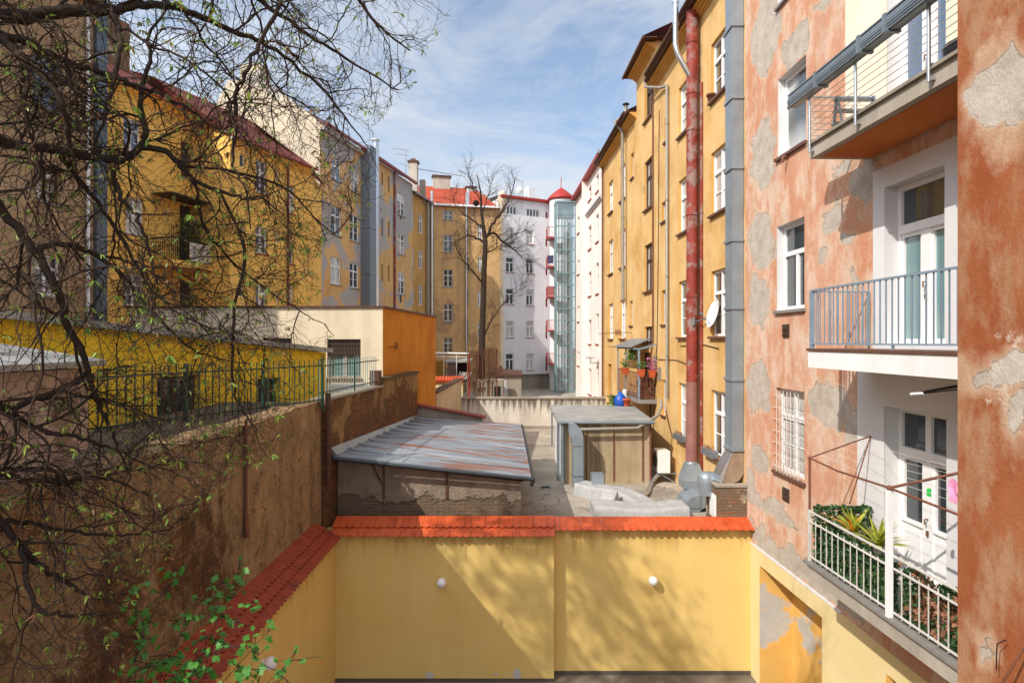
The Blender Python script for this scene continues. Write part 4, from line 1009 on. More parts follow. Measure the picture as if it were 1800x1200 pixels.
def chim(u0,u1,z0,z1,o,b=tb,fc=tf,cap=True):
    mb=MB(); fbox(mb,fc,u0,u1,z0,z1,o-.7,o); c=part('chimney',mb,M['chimney'],b)
    if cap: mb=MB(); fbox(mb,fc,u0-.12,u1+.12,z1+.003,z1+.2,o-.8,o+.12); part('cap',mb,M['eave'],c)
uu=tf.u
chim(uu(768),uu(799),14.8,16.9,-3.2); chim(uu(829),uu(845),14.6,15.9,-3.); chim(uu(847),uu(866),13.7,15.2,-2.4,cap=False)
for pts,r in(([P(.12,14.6,.2),P(.12,GZ,.2)],.13),([P(uu(819),14.6,.4),P(uu(819),13.4,.2),P(uu(819),GZ,.2)],.1),([P(uu(822),15.,.3),P(uu(822),13.4,.3)],.13),([P(-.75,14.4,.3),P(-.75,12.8,.3)],.16)):
    mb=MB(); mb.tube(pts,r,8); part('downpipe',mb,M['steel'],tb)
mb=MB(); mb.tube([P(-1.5,17.6,-3),P(tf.L*.5,17.1,-3)],.03,4); part('cable',mb,M['black'],tb)

# low things between the stained wall and the far houses
structure('ground',(lambda b:(b.quad((-400,-300,GZ),(400,-300,GZ),(400,800,GZ),(-400,800,GZ)),b)[1])(MB()),M['ground'])
def terr(b):
    b.box(-5.0,6.6,16.15,80,GZ-.1,TZ); return b
structure('terrace',terr(MB()),M['terrace'])
M['yardsoil']=m_simple('yard_soil',C('6e6152'),.95,var=.4,scale=2,bump=.3)
structure('terrain',(lambda b:(b.box(-26,-5.1,4.,70,GZ-.1,-2.6),b)[1])(MB()),M['yardsoil'])
# stained wall across the deck
b=MB(); b.box(-2.95,5.4,36,36.35,TZ-.8,-3.3)
t=thing('yard_wall','long whitish wall streaked with black stains across the far end of the deck','wall',(1,36.2,TZ))
part('wall',b,M['stained'],t); b=MB(); b.box(-2.98,5.4,35.94,36.42,-3.297,-3.2); part('coping',b,M['concrete'],t)
b=MB(); b.box(-2.9,5.3,35.8,35.999,TZ,TZ+.16); part('footing',b,M['concrete'],t)
# greyish cream wall from the orange house
t=thing('yard_wall','sloping cream garden wall running back from the orange house wall','wall',(-3.3,33,TZ))
cf=Fac(-3.62,30.1,-2.9,36.0); q=cf.pt
b=MB(); b.hexa([q(0,TZ-.8),q(cf.L,TZ-.8),q(cf.L,TZ-.8,-.3),q(0,TZ-.8,-.3),q(0,-2.5),q(cf.L,-2.2),q(cf.L,-2.2,-.3),q(0,-2.5,-.3)]); part('wall',b,M['creamwall'],t)
b=MB(); b.hexa([q(0,-2.497,.06),q(cf.L,-2.197,.06),q(cf.L,-2.197,-.36),q(0,-2.497,-.36),q(0,-2.42,.06),q(cf.L,-2.1,.06),q(cf.L,-2.1,-.36),q(0,-2.42,-.36)]); part('coping',b,M['eave'],t)
# yellow garden wall with red tiles, brown brick chimney hut, white rail, yellow panel
t=thing('garden_wall','small yellow wall with a red tile top beyond the orange house','wall',(-4.2,38,TZ))
b=MB(); b.box(-5.2,-3.0,38,38.3,TZ-1,-2.45); part('wall',b,M['base_yellow'],t); b=MB(); 
for k in range(12): b.tube([(-5.15+k*.19,37.85,-2.42),(-5.15+k*.19,38.4,-2.2)],.1,8)
part('tile_cap',b,M['tile'],t)
t=thing('roof_terrace_rail','white tubular rail with a red corner post on the terrace behind the orange house','railing',(-4,39,-2.4))
b=MB(); b.tube([(-5.1,39.5,-.72),(-2.72,39.5,-.76)],.05,8); b.tube([(-5.1,39.5,-.95),(-2.72,39.5,-.98)],.02,6); 
for x in(-4.3,-3.5): b.tube([(x,39.5,-.8),(x,39.5,-2.6)],.02,6)
part('rail',b,M['whitepaint'],t); b=MB(); b.bar((-2.7,39.5,-4.6),(-2.7,39.5,-.75),.09,.09,up=(1,0,0)); part('post',b,M['redpaint'],t)
single('wooden_screen',(lambda b:(b.box(-5.2,-4.25,40.2,40.26,-2.6,-1.25),b)[1])(MB()),M['yellowpanel'],'dull yellow wooden screen beside the small pinkish brick hut','screen')
t=thing('brick_hut','small pinkish brick hut with a dark mouth and sheet roof under the white rail','hut',(-3.5,40.6,-2.6))
b=MB(); b.box(-4.15,-3.55,40.2,41.2,-2.6,-1.4); b.box(-3.55,-2.75,40.9,41.2,-2.6,-1.4); b.box(-3.55,-2.75,40.2,40.9,-2.6,-2.1); part('wall',b,m_brickplaster('pinkish_small_brick',0,C('a98d86'),C('96706a'),C('8a625a'),C('8a7a70'),lo=.3),t)
b=MB(); b.hexa([(-4.3,40.1,-1.39),(-2.6,40.1,-1.3),(-2.6,41.4,-1.2),(-4.3,41.4,-1.25),(-4.3,40.1,-1.3),(-2.6,40.1,-1.2),(-2.6,41.4,-1.1),(-4.3,41.4,-1.15)]); part('roof',b,M['hutroof'],t)
b=MB(); b.box(-3.54,-2.76,40.6,40.65,-2.1,-1.4); part('opening',b,M['dark'],t)
b=MB()
for k in range(14): x=-3.35+.05*k; b.bar((x,39.9,-2.55+.02*k),(x+random.uniform(-.3,.3),39.8,-2.1+random.random()*.2),.07,.05)
single('timber_pile',b,M['oldwhite'],'loose pile of pale old timber before the brick hut','timber')
# rusty trellis
t=thing('trellis','tall rusty wire trellis with red posts at the foot of the bare tree','trellis',(-1.9,38.5,TZ))
tf2=Fac(-2.66,37.4,-.98,40.2); q=tf2.pt; L=tf2.L
b=MB()
for u,zt in((0,-.65),(L*.3,-.65),(L*.5,-.95),(L*.72,-.45),(L,-.45)): b.bar(q(u,TZ),q(u,zt),.06,.06,up=(1,0,0))
part('post',b,M['rustpipe'],t)
M['ruststrip']=m_simple('rusty_wire',C('6a4232'),.8,var=.4)
b=MB()
for k in range(26):
    z=-2.7+.085*k
    b.tube([q(0,z,.02),q(L*.45,z+.05,.02)],.016,4)
    b.tube([q(L*.55,z+.15,.02),q(L,z+.2,.02)],.016,4)
for k in range(24): 
    u=L*k/23; b.tube([q(u,-2.9 if u<L*.45 else -2.7,.03),q(u,-.6 if u<L*.5 else -.5,.03)],.012,4)
for k in range(40): 
    u=random.random()*L; z=-2.6+random.random()*2; b.tube([q(u,z,.05),q(u+random.gauss(0,.25),z+random.random()*.5,.08)],.014,4)
part('mesh',b,M['ruststrip'],t)
t=thing('lean_to','small plank lean-to with a dark doorway under the rusty trellis','shed',(-1.6,40.5,TZ))
b=MB(); b.box(-2.55,-.55,40.6,42,TZ-.8,-2.5); part('wall',b,M['concrete'],t)
b=MB(); b.box(-1.15,-.75,40.56,40.598,TZ,-2.9); part('door',b,M['dark'],t)
b=MB(); 
for x in(-2.1,-1.9,-1.5,-1.3): b.bar((x,40.57,TZ),(x,40.57,-2.6),.05,.05,up=(1,0,0))
part('post',b,M['brownwood'],t)
t=thing('low_shed','low tan shed with a dark flat roof below the white house','shed',(.1,50,TZ))
b=MB(); b.box(-1.3,.72,48,52,TZ-.6,-2.65); part('wall',b,M['concrete'],t); b=MB(); b.hexa([(-1.5,47.8,-2.64),(.85,47.8,-2.64),(.85,52,-2.5),(-1.5,52,-2.3),(-1.5,47.8,-2.35),(.85,47.8,-2.58),(.85,52,-2.4),(-1.5,52,-2.2)]); part('roof',b,M['eave'],t)
b=MB(); b.box(-1.05,-.75,48.5,48.8,-2.35,-1.9); part('stove_pipe',b,M['eave'],t)
b=MB(); b.hexa([(-1.15,46.9,TZ),(-.2,46.9,TZ),(-.2,47.5,TZ),(-1.15,47.5,TZ),(-1.05,47.3,-2.9),(-.45,47.3,-2.9),(-.45,47.45,-2.9),(-1.05,47.45,-2.9)])
single('covered_stack',b,M['tarp'],'tall narrow stack under a blue grey tarpaulin beside the low tan shed','stack')
single('sheet_pile',(lambda b:(b.box(2.1,3.6,47,48.5,-4.4,-4.2),b.box(.9,2.3,47,48,-4.5,-4.25),b.box(3.7,5.0,46,46.8,-4.6,-4.3),b.box(.8,5.2,46.9,49,TZ,-4.52),b)[-1])(MB()),M['tarp'],'pile of pale sheets lying behind the stained wall','sheets')
# ================================================================== left row of houses
# patched grey and ochre houses
def on(py_px): return None
gx=lambda Y:-12.14+.22*(Y-42)
gf=Fac(gx(40.6),40.6,gx(47.5),47.5); P=gf.pt
gb=thing('apartment_building','grey and ochre patched house with a tall pale firewall gable','building',(-12,44,GZ))
R=[gf.rect(583,599,280,318),gf.rect(617,631,302,338),gf.rect(581.5,600,363,413),gf.rect(615,631,377,424),gf.rect(581,599.5,452,500),gf.rect(615,630.5,462,506)]
mb=MB(); facade(mb,gf,0,gf.L,GZ,14.15,R,reveal=.2); 
part('wall',mb,M['patched'],gb)
for i,r in enumerate(R): window(gb,gf,r,'TVg',M['whitepaint'],[M['glass_b'],M['glass_c'],M['glass'],M['glass'],M['glass_c'],M['glass']][i],M['sill_grey'],reveal=.12,fw=.08)
fw=Fac(-19.6,41.4,gx(40.6),40.6); q=fw.pt
ux=lambda px: fw.u(px)
poly=[q(0,GZ),q(fw.L,GZ),q(fw.L,14.15),q(fw.u(545),14.75),q(fw.u(470),17.0),q(fw.u(455),17.25),q(fw.u(400),17.2),q(fw.u(378),15.6),q(0,12)]
mb=MB(); mb.extrude(poly,Vector((0,.45,0))); part('firewall',mb,M['firewall'],gb)
mb=MB(); fbox(mb,fw,fw.u(420),fw.u(456),17.21,18.3,-1.4,-.1); part('chimney',mb,M['firewall'],gb)
mb=MB(); mb.quad(P(-.0,14.2,.5),P(gf.L,14.2,.5),P(gf.L,17.3,-5),P(-.0,17.3,-5)); fbox(mb,gf,-.02,gf.L,14.05,14.22,.4,.52); part('roof',mb,M['tile_dark'],gb)
mb=MB(); fbox(mb,gf,0,gf.L,13.75,14.04,.003,.28); part('cornice',mb,M['patched'],gb)
t=thing('square_duct','dark grey square duct climbing between the two patched houses','duct',tuple(P(6.6,GZ,.4)))
mb=MB(); fbox(mb,gf,gf.u(634),gf.u(645),GZ,14.5,.01,.75); part('shaft',mb,m_simple('dull_blue_grey_duct',C('7d8791'),.5,.3,var=.2),t)
for z in(12,8.4,5,1.6):
    mb=MB(); fbox(mb,gf,gf.u(634)-.03,gf.u(645)+.03,z,z+.1,.008,.79); part('flange',mb,M['zinc'],t)
t=thing('flue','bright steel flue pipe between the patched houses','flue',tuple(P(7.8,GZ,.4)))
mb=MB(); mb.tube([P(gf.u(652.5),GZ,.4),P(gf.u(652.5),15.3,.4)],.21,12); part('tube',mb,M['steel'],t)
mb=MB(); mb.lathe(P(gf.u(652.5),15.3,.4),[(.22,0),(.3,.05),(.3,.15),(.001,.3)],12); part('cap',mb,M['steel'],t)
t=thing('flue','slim grey flue pipe next to the steel flue','flue',tuple(P(7.2,GZ,.4)))
mb=MB(); mb.tube([P(gf.u(647.5),GZ,.3),P(gf.u(647.5),14.4,.3)],.1,10); part('tube',mb,M['duct'],t)
for z in(12,6): 
    mb=MB(); mb.tube([P(gf.u(647.5),z,.3),P(gf.u(647.5),z+.08,.3)],.13,10); part('clip',mb,M['zinc'],t)
g2=Fac(gx(47.5),47.5,gx(56.4),56.4); P=g2.pt
gb2=thing('apartment_building','narrow patched house with slit windows and a red brown pipe','building',(-10.2,52,GZ))
S=[g2.rect(670.5,673.5,a,b_) for a,b_ in[(303,326),(384,414),(465,494)]]+[g2.rect(682,685,a,b_) for a,b_ in[(311,339),(389,417),(467,495)]]
R=[g2.rect(699,711.5,a,b_) for a,b_ in[(341,379),(411,447),(479,517)]]
mb=MB(); facade(mb,g2,0,g2.L,GZ,14.15,S+R,reveal=.2,depth=9); part('wall',mb,M['patched'],gb2)
flat_windows(gb2,g2,S,'',M['darkframe'],M['glass'],None,fw=.05); flat_windows(gb2,g2,R,'TVg',M['whitepaint'],M['glass_c'],M['sill_grey'],rev=.1,fw=.08)
mb=MB(); mb.quad(P(.9,14.2,.45),P(g2.L,14.2,.45),P(g2.L,16.4,-4),P(.9,16.4,-4)); fbox(mb,g2,.9,g2.L,14.1,14.3,.3,.5); part('roof',mb,M['tile_dark'],gb2)
u=g2.u(692); mb=MB(); mb.tube([P(u,14.2,.1),P(u,GZ,.1)],.09,8); part('downpipe',mb,M['redflue'],gb2)
for py in(375,515,521): 
    u=g2.u(704); z=g2.z(704,py); mb=MB(); fbox(mb,g2,u-.15,u+.15,z-.5,z-.2,.003,.03); part('vent_box',mb,M['darkframe'],gb2)
g3=Fac(gx(56.4),56.4,-7.95,61.); P=g3.pt
gb3=thing('apartment_building','ochre corner house with paired narrow white windows','building',(-8.5,59,GZ))
R=[g3.rect(723.5,727.5,a,b_) for a,b_ in[(370,404),(435,468),(498,534)]]+[g3.rect(736,743,a,b_) for a,b_ in[(377,410),(440,472),(501,536)]]
mb=MB(); facade(mb,g3,0,g3.L,GZ,13.4,R,reveal=.2,depth=9); part('wall',mb,M['ochre_far'],gb3)
flat_windows(gb3,g3,R,'TV',M['whitepaint'],M['glass'],None,rev=.1,fw=.08)
mb=MB(); mb.quad(P(-.1,13.45,.4),P(g3.L+.4,13.45,.4),P(g3.L+.4,14.6,-3),P(-.1,14.6,-3)); fbox(mb,g3,-.1,g3.L+.3,13.3,13.46,.3,.46); part('roof',mb,M['zinc'],gb3)
mb=MB(); mb.box(-9.5,-8.75,57.6,58.4,13.,16.5); c=part('chimney',mb,M['chimney'],gb3)
mb=MB(); mb.box(-9.62,-8.63,57.5,58.5,16.503,16.65); mb.hexa([(-9.45,57.6,16.66),(-8.8,57.6,16.66),(-8.8,58.4,16.66),(-9.45,58.4,16.66),(-9.3,57.8,16.9),(-8.95,57.8,16.9),(-8.95,58.2,16.9),(-9.3,58.2,16.9)]); part('cap',mb,M['eave'],c)
mb=MB(); mb.box(-8.7,-8.2,58.8,59.4,13,15.2); part('chimney',mb,M['concrete'],gb3)
u=g3.u(748)
for a_,o_,r_ in((0,.25,.13),(.45,.12,.1)):
    mb=MB(); mb.tube([P(u+a_,13.2,o_),P(u+a_,GZ,o_)],r_,8); part('downpipe',mb,M['greypipe'],gb3)
t=thing('antenna','thin television antenna on the roof by the tall capped chimney','antenna',tuple(P(.4,14.5,-2)))
mb=MB(); A=Vector((-9.75,57.5,13.6)); mb.tube([A,A+Vector((0,0,4.1))],.03,5); part('mast',mb,M['greypipe'],t)
mb=MB(); 
for z,w in((4.0,1.3),(3.5,.9),(2.6,.5)): mb.tube([A+Vector((-w,0,z+.15)),A+Vector((.3,0,z-.1))],.025,4)
part('aerial',mb,M['greypipe'],t)

# yellow house on the left
YB=thing('apartment_building','smooth ochre yellow house with a red tiled roof and a balcony','building',(-15,31,GZ))
y1=Fac(-17.5,25.7,-15.8,31.8); y2=Fac(-15.8,31.8,-13.72,30.45); y3=Fac(-13.72,30.45,-11.7,36.); y4=Fac(-11.7,36.,-12.3,40.4)
E1=11.2;E3=9.86
R1=[y1.rect(217,249,208,270),y1.rect(318,351,253,315),y1.rect(221,254,347,412),y1.rect(217,255,481,538),y1.rect(316,350,494,552)]
Rd=[y1.rect(316,346,362,461)]
mb=MB(); facade(mb,y1,0,y1.L,GZ,E1,R1+Rd,reveal=.22,depth=6); facade(mb,y2,0,y2.L,GZ,E3,[]); mb.add([y2.pt(0,E3),y2.pt(y2.L,E3),y2.pt(y2.L,E3+.25),y2.pt(0,E1)],[(0,1,2,3)])
W3=[y3.rect(450.5,470,282,341),y3.rect(449,471,398,446),y3.rect(507,519.5,326,376),y3.rect(505,517,422,464),y3.rect(505,517,498,535),y3.rect(449,470,500,545)]
S3=[y3.rect(421,432.5,270,294),y3.rect(424,432,386,410),y3.rect(419,430,502,522),y3.rect(485,492,296,320),y3.rect(485,492,405,427),y3.rect(485,492,510,532)]
facade(mb,y3,0,y3.L,GZ,E3,W3+S3,reveal=.22,depth=5); facade(mb,y4,0,y4.L,GZ,E3,[])
part('wall',mb,M['yel_left'],YB)
for i,r in enumerate(R1): window(YB,y1,r,'TVg',M['whitepaint'] if i not in(1,4) else M['brownwood'],[M['glass_b'],M['glass'],M['glass_c'],M['glass_c'],M['glass']][i],M['sill_grey'],reveal=.18,fw=.08)
window(YB,y1,Rd[0],'T',M['darkframe'],M['glass'],None,reveal=.2,fw=.1,name='balcony_door')
for r in W3: window(YB,y3,r,'TV',M['whitepaint'],glassmix(),M['sill_red'],reveal=.18,fw=.07)
for r in S3: window(YB,y3,r,'',M['whitepaint'],M['glass'],None,reveal=.18,fw=.06)
mb=MB()
P=y1.pt; mb.quad(P(-1,E1,.45),P(y1.L+1.2,E1-.2,.45),P(y1.L+1.2,E1+3.1,-4.5),P(-1,E1+3.3,-4.5))
P=y3.pt; mb.quad(P(-.4,E3,.45),P(y3.L+.3,E3,.45),P(y3.L+.3,E3+3.5,-4.5),P(-.4,E3+3.5,-4.5))
Q=y2.pt; mb.add([Q(-.35,E1+.02,.3),Q(y2.L+.3,E3+.2,.3),y3.pt(-.4,E3+3.5,-4.5),y1.pt(y1.L,E1+3.1,-4.5)],[(0,1,2),(0,2,3)])
mb.quad(y4.pt(0,E3,.3),y4.pt(y4.L,E3+.1,.3),y4.pt(y4.L,E3+2.6,-3),y4.pt(0,E3+2.6,-3))
part('roof',mb,M['roof_left'],YB)
mb=MB()
for fc,e in((y1,E1),(y3,E3)):
    for k in range(4): fbox(mb,fc,-.02,fc.L+.05,e-.34+.08*k,e-.34+.08*(k+1)-.001,.003,.4*((k+1)/4)**1.6)
part('cornice',mb,M['yel_left'],YB)
mb=MB(); mb.tube([y1.pt(-.5,E1,.5),y1.pt(y1.L,E1,.5)],.07,8); mb.tube([y3.pt(-.4,E3,.5),y3.pt(y3.L+.2,E3,.5)],.07,8); part('gutter',mb,M['sill_red'],YB)
mb=MB(); fbox(mb,y1,3.6,4.9,E1+2.2,E1+4.6,-3.8,-3.); fbox(mb,y1,3.9,4.1,E1+4.6,E1+5.2,-3.5,-3.3); fbox(mb,y1,4.4,4.6,E1+4.6,E1+5.0,-3.5,-3.3); part('chimney',mb,M['pierbrick'],YB)
u=y3.u(503.5); mb=MB(); mb.tube([y3.pt(u,E3,.12),y3.pt(u,GZ,.12)],.07,8); part('downpipe',mb,M['rustpipe'],YB)
# its balcony
bz=y1.z(330,466); b=MB(); P=y1.pt; ua,ub=y1.u(266),y1.L-.03
fbox(b,y1,ua,ub,bz-.28,bz,.003,1.15); bk=part('balcony',b,M['yel_left'],YB)
b=MB()
for k in range(26): u=ua+.03+(ub-ua-.06)*k/25; b.bar(P(u,bz,1.1),P(u,bz+1.,1.1),.02,.02,up=(1,0,0))
for k in range(9): o=.1+1.0*k/8; b.bar(P(ua+.04,bz,o),P(ua+.04,bz+1,o),.02,.02,up=(1,0,0))
b.bar(P(ua,bz+1,1.1),P(ub,bz+1,1.1),.05,.05); b.bar(P(ua+.04,bz+1,0),P(ua+.04,bz+1,1.1),.05,.05); part('railing',b,M['black'],bk)
b=MB(); fbox(b,y1,ua+1.1,ub-.02,bz+.05,bz+.92,1.115,1.135); part('white_screen',b,M['oldwhite'],bk)
b=MB(); fbox(b,y1,ua-.05,ub,bz+3.0,bz+3.06,.01,1.2); b.bar(P(ua+.1,bz+3.02,1.1),P(ua+.1,bz+2.6,.0),.04,.04); part('awning',b,M['darkframe'],bk)
b=MB()
for i in range(600): leafquad(b,P(random.uniform(ua+1.2,ub-.2),bz+.5+random.random()*1.6,random.uniform(.2,.9)),.07)
for i in range(8): u=random.uniform(ua+.3,ub-.3); b.tube([P(u,bz,.5),P(u,bz+1.7,.5)],.012,4)
single('balcony_plants',b,M['ivy'],'dark leafy plants filling the balcony of the ochre house','plants')
# tan house at the far left with corner pipes
tf3=Fac(-15.05,15.,-14.72,22.); P=tf3.pt
TL=thing('apartment_building','dull tan house behind the branches with a white pipe at its corner','building',(-15,18,GZ))
R=[tf3.rect(58,108,100,191),tf3.rect(62,108,294,356),tf3.rect(58,110,447,520)]
R+= [(a-2.6,b_-2.6,c,d) for a,b_,c,d in R]
mb=MB(); facade(mb,tf3,0,tf3.L,GZ,11.7,R,reveal=.22,depth=8)
part('wall',mb,M['tan_left'],TL)
for i,r in enumerate(R): window(TL,tf3,r,'TV',[M['bluegrey'],M['brownwood'],M['whitepaint']][i%3],[M['glass_b'],M['glass_c'],M['glass']][i%3],M['sill_grey'],reveal=.18,fw=.09)
mb=MB(); fbox(mb,tf3,0,tf3.L,11.703,11.95,-8,.4); part('roof',mb,M['eave'],TL)
# unseen neighbouring block, added so its eave throws the long shadow over the yard
wg=Fac(-15.1,-6.,-15.1,12.6); mb=MB(); facade(mb,wg,0,wg.L,GZ,9.5,[(3+3.2*k,4.2+3.2*k,z,z+1.8) for k in range(5) for z in(0.2,3.6,7.)],reveal=.2,depth=8,back=True); part('unseen_neighbour',mb,M['tan_left'],TL)
mb=MB(); fbox(mb,wg,-.2,wg.L+.2,9.503,9.8,-8,.35); part('unseen_neighbour_roof',mb,M['eave'],TL)
t=thing('downpipe','white downpipe at the corner of the tan house','pipe',tuple(P(6.5,-3,.1)))
mb=MB(); u=tf3.u(150); mb.tube([P(u,11.6,.1),P(u,-3,.1)],.06,8); part('shaft',mb,M['whitepaint'],t)
for z in(9,6,3,0): 
    mb=MB(); mb.tube([P(u,z,.1),P(u,z+.06,.1)],.075,8); part('clip',mb,M['zinc'],t)
t=thing('square_duct','tall dark blue grey duct at the corner of the tan and ochre houses','duct',tuple(P(tf3.L,-3,.2)))
mb=MB(); fbox(mb,tf3,tf3.L+.02,tf3.L+.55,-3,12.3,-.4,.12); part('shaft',mb,m_simple('slate_blue_duct',C('5a6a78'),.5,.2,var=.25),t)
for z in(10,6.8,3.6,.4): 
    mb=MB(); fbox(mb,tf3,tf3.L,tf3.L+.57,z,z+.08,-.42,.14); part('flange',mb,M['zinc'],t)
mb=MB(); fbox(mb,tf3,tf3.L+.1,tf3.L+.5,12.303,12.6,-.5,.0); part('cowl',mb,M['zinc'],t)

# low cream house with the orange flank
cf=Fac(-13.2,21.6,-4.44,21.5); of=Fac(-4.44,21.5,-3.67,30.1)
CB=thing('low_building','low flat roofed house, cream in front with a deep orange flank','building',(-8,25,-2.6))
Wc=cf.rect(575,634,596,664); Wd=cf.rect(460,513,594,614)
mb=MB(); facade(mb,cf,0,cf.L,-3.2,1.15,[Wc,Wd],reveal=.25); mb.quad(cf.pt(0,-3.2),cf.pt(0,1.15),cf.pt(0,1.15,-8.6),cf.pt(0,-3.2,-8.6)); part('wall',mb,M['cream'],CB)
mb=MB(); facade(mb,of,0,of.L,TZ-.8,1.15,[]); mb.quad(of.pt(of.L,TZ-.8),of.pt(of.L,1.15),of.pt(of.L,1.15,-9),of.pt(of.L,TZ-.8,-9)); part('flank_wall',mb,M['orange'],CB)
mb=MB(); Pq=[cf.pt(-.1,0,.1),of.pt(-.05,0,.08),of.pt(of.L,0,.08),of.pt(of.L,0,-9)]; mb.extrude([Vector((p.x,p.y,1.152)) for p in Pq][::1],Vector((0,0,.07))); part('roof',mb,M['eave'],CB)
w=window(CB,cf,Wc,'V',M['oldwhite'],M['glass_t'],M['brownwood'],reveal=.2,fw=.06)
mb=MB(); a,b_,z0,z1=Wc
for k in range(11): u=a+(b_-a)*(k+.5)/11; mb.tube([cf.pt(u,z0,-.05),cf.pt(u,z1,-.05)],.01,5)
for k in range(4): z=z0+(z1-z0)*(k+.5)/4; mb.tube([cf.pt(a,z,-.05),cf.pt(b_,z,-.05)],.01,5)
part('window_grille',mb,M['darkframe'],CB)
mb=MB(); fbox(mb,cf,a-.02,b_+.02,z1-.55,z1+.0,-.15,-.1); part('shutter_box',mb,M['darkframe'],CB)
window(CB,cf,Wd,'V',M['darkframe'],M['glass'],None,reveal=.2,fw=.06)
mb=MB(); A=at(682,611,21.9); A=of.pt(of.u(682),-.2,.0); mb.tube([A+Vector((0,0,0)),A+Vector((.12,0,0)),A+Vector((.12,1.3,0))],.015,5); 
for k in(.7,1.0,1.25): mb.tube([A+Vector((.12,k,-.1)),A+Vector((.12,k,.18))],.012,4)
part('wall_bracket',mb,M['rustpipe'],CB)
# white low wall in front of the cream house
b=MB(); b.box(-6.2,-4.5,20.9,21.2,-2.6,-1.45); single('terrace_wall',b,M['whitewash'],'low white wall under the barred window of the cream house','wall')
# low yellow house behind the green fence
lf=Fac(-9.2,9.6,-5.95,20.)
LB=thing('low_building','long low bright yellow house behind the green fence','building',(-9,15,-2.6))
def ztop(u): return .5+(-.36-.5)*(u/lf.L)
Dk=lf.rect(276,353,686,775); Dk2=lf.rect(453,494,664,742)
mb=MB(); zb=-2.6; P=lf.pt
facade(mb,lf,0,lf.L,zb,-.45,[(Dk[0],Dk[1],-2.2,-.8),(Dk2[0],Dk2[1],-2.5,-1.02)],reveal=.3)
mb.quad(P(0,-.45),P(lf.L,-.45),P(lf.L,ztop(lf.L)),P(0,ztop(0)))
mb.quad(P(lf.L,zb),P(lf.L,ztop(lf.L)),P(lf.L,ztop(lf.L),-5),P(lf.L,zb,-5)); mb.quad(P(0,zb),P(0,ztop(0)),P(0,ztop(0),-5),P(0,zb,-5))
part('wall',mb,M['lowyellow'],LB)
mb=MB(); mb.hexa([P(-.3,ztop(0)+.01,.18),P(lf.L+.12,ztop(lf.L)+.005,.18),P(lf.L+.12,ztop(lf.L)+.2,-5),P(-.3,ztop(0)+.2,-5),P(-.3,ztop(0)+.15,.18),P(lf.L+.12,ztop(lf.L)+.14,.18),P(lf.L+.12,ztop(lf.L)+.34,-5),P(-.3,ztop(0)+.34,-5)]); part('roof',mb,M['hutroof'],LB)
window(LB,lf,(Dk[0],Dk[1],-2.2,-.8),'4',M['darkframe'],M['glass'],M['sill_red'],reveal=.22,fw=.07)
window(LB,lf,(Dk2[0],Dk2[1],-2.5,-1.02),'V',M['teal'],M['glass'],M['sill_red'],reveal=.22,fw=.1)
# pinkish grey hut at the very left
t=thing('garden_hut','pinkish grey hut with a grey sheet roof behind the near end of the brown wall','hut',(-6.2,6.8,-2.2))
hf=Fac(-5.3,5.1,-5.25,7.75); P=hf.pt
mb=MB(); facade(mb,hf,0,hf.L,-2.4,-.33,[],depth=1.6); part('wall',mb,M['pinkgrey'],t)
mb=MB(); mb.hexa([P(-.1,-.32,.15),P(hf.L+.12,-.3,.15),P(hf.L+.12,-.02,-1.7),P(-.1,-.05,-1.7),P(-.1,-.25,.15),P(hf.L+.12,-.23,.15),P(hf.L+.12,.05,-1.7),P(-.1,.02,-1.7)]); part('roof',mb,M['hutroof'],t)
mb=MB(); fbox(mb,hf,hf.L-.22,hf.L-.02,-1.6,-1.35,.003,.06); part('meter_box',mb,M['greypipe'],t)

# ================================================================== walls of the near yard
t=thing('courtyard_wall','tall crumbling brown wall with bare brick patches along the left of the courtyard','wall',(-5,10,GZ))
n=60; b=MB(); 
def wtop(Y): return -1.5+.07*noise.noise((Y*.9,3,0))+.05*noise.noise((Y*3.3,1,0))
for k in range(n):
    Y0=1.+14.75*k/n; Y1=1.+14.75*(k+1)/n
    b.quad((-4.8,Y0,GZ),(-4.8,Y1,GZ),(-4.8,Y1,wtop(Y1)),(-4.8,Y0,wtop(Y0)))
    b.quad((-4.8,Y0,wtop(Y0)),(-4.8,Y1,wtop(Y1)),(-5.3,Y1,wtop(Y1)+.03),(-5.3,Y0,wtop(Y0)+.03))
b.quad((-5.3,1,GZ),(-5.3,1,-1.5),(-5.3,15.75,-1.5),(-5.3,15.75,GZ)); b.quad((-4.8,15.75,GZ),(-4.8,15.75,wtop(15.75)),(-5.3,15.75,wtop(15.75)+.03),(-5.3,15.75,GZ))
part('wall',b,M['brownwall'],t)
b=MB(); p=Vector((-4.76,11.3,-1.5)); b.tube([p+Vector((0,-.1,.1)),p+Vector((0,-.1,-1.9))],.03,8); b.tube([p+Vector((0,-.1,-1.6)),p+Vector((.02,-.1,-2.0))],.05,8); part('downpipe',b,M['rustpipe'],t)
b=MB(); b.box(-7.2,-5.31,4.0,15.8,-2.58,-1.52); M['ledge']=m_simple('dirt_ledge',C('5c4c3a'),.95,var=.4,bump=.4)
structure('terrain',b,M['ledge'])
bw=Fac(-4.7,15.78,-3.82,25.3); q=bw.pt
t=thing('brick_wall','mossy old brick wall above the rusty shed roof, higher at its far end','wall',(-4.3,20,TZ))
b=MB(); uS=bw.u(674); facade(b,bw,0,uS,TZ,-1.5,[],depth=.4); facade(b,bw,uS,bw.L,TZ,-1.27,[],depth=.42); part('wall',b,M['brickwall'],t)
b=MB(); fbox(b,bw,0,uS,-1.497,-1.44,-.42,.04); part('coping',b,M['concrete'],t)
b=MB(); fbox(b,bw,uS,bw.L+.05,-1.267,-1.2,-.5,.06); part('coping',b,m_simple('mossy_coping',C('5a4a2e'),.95,var=.4,bump=.4),t)
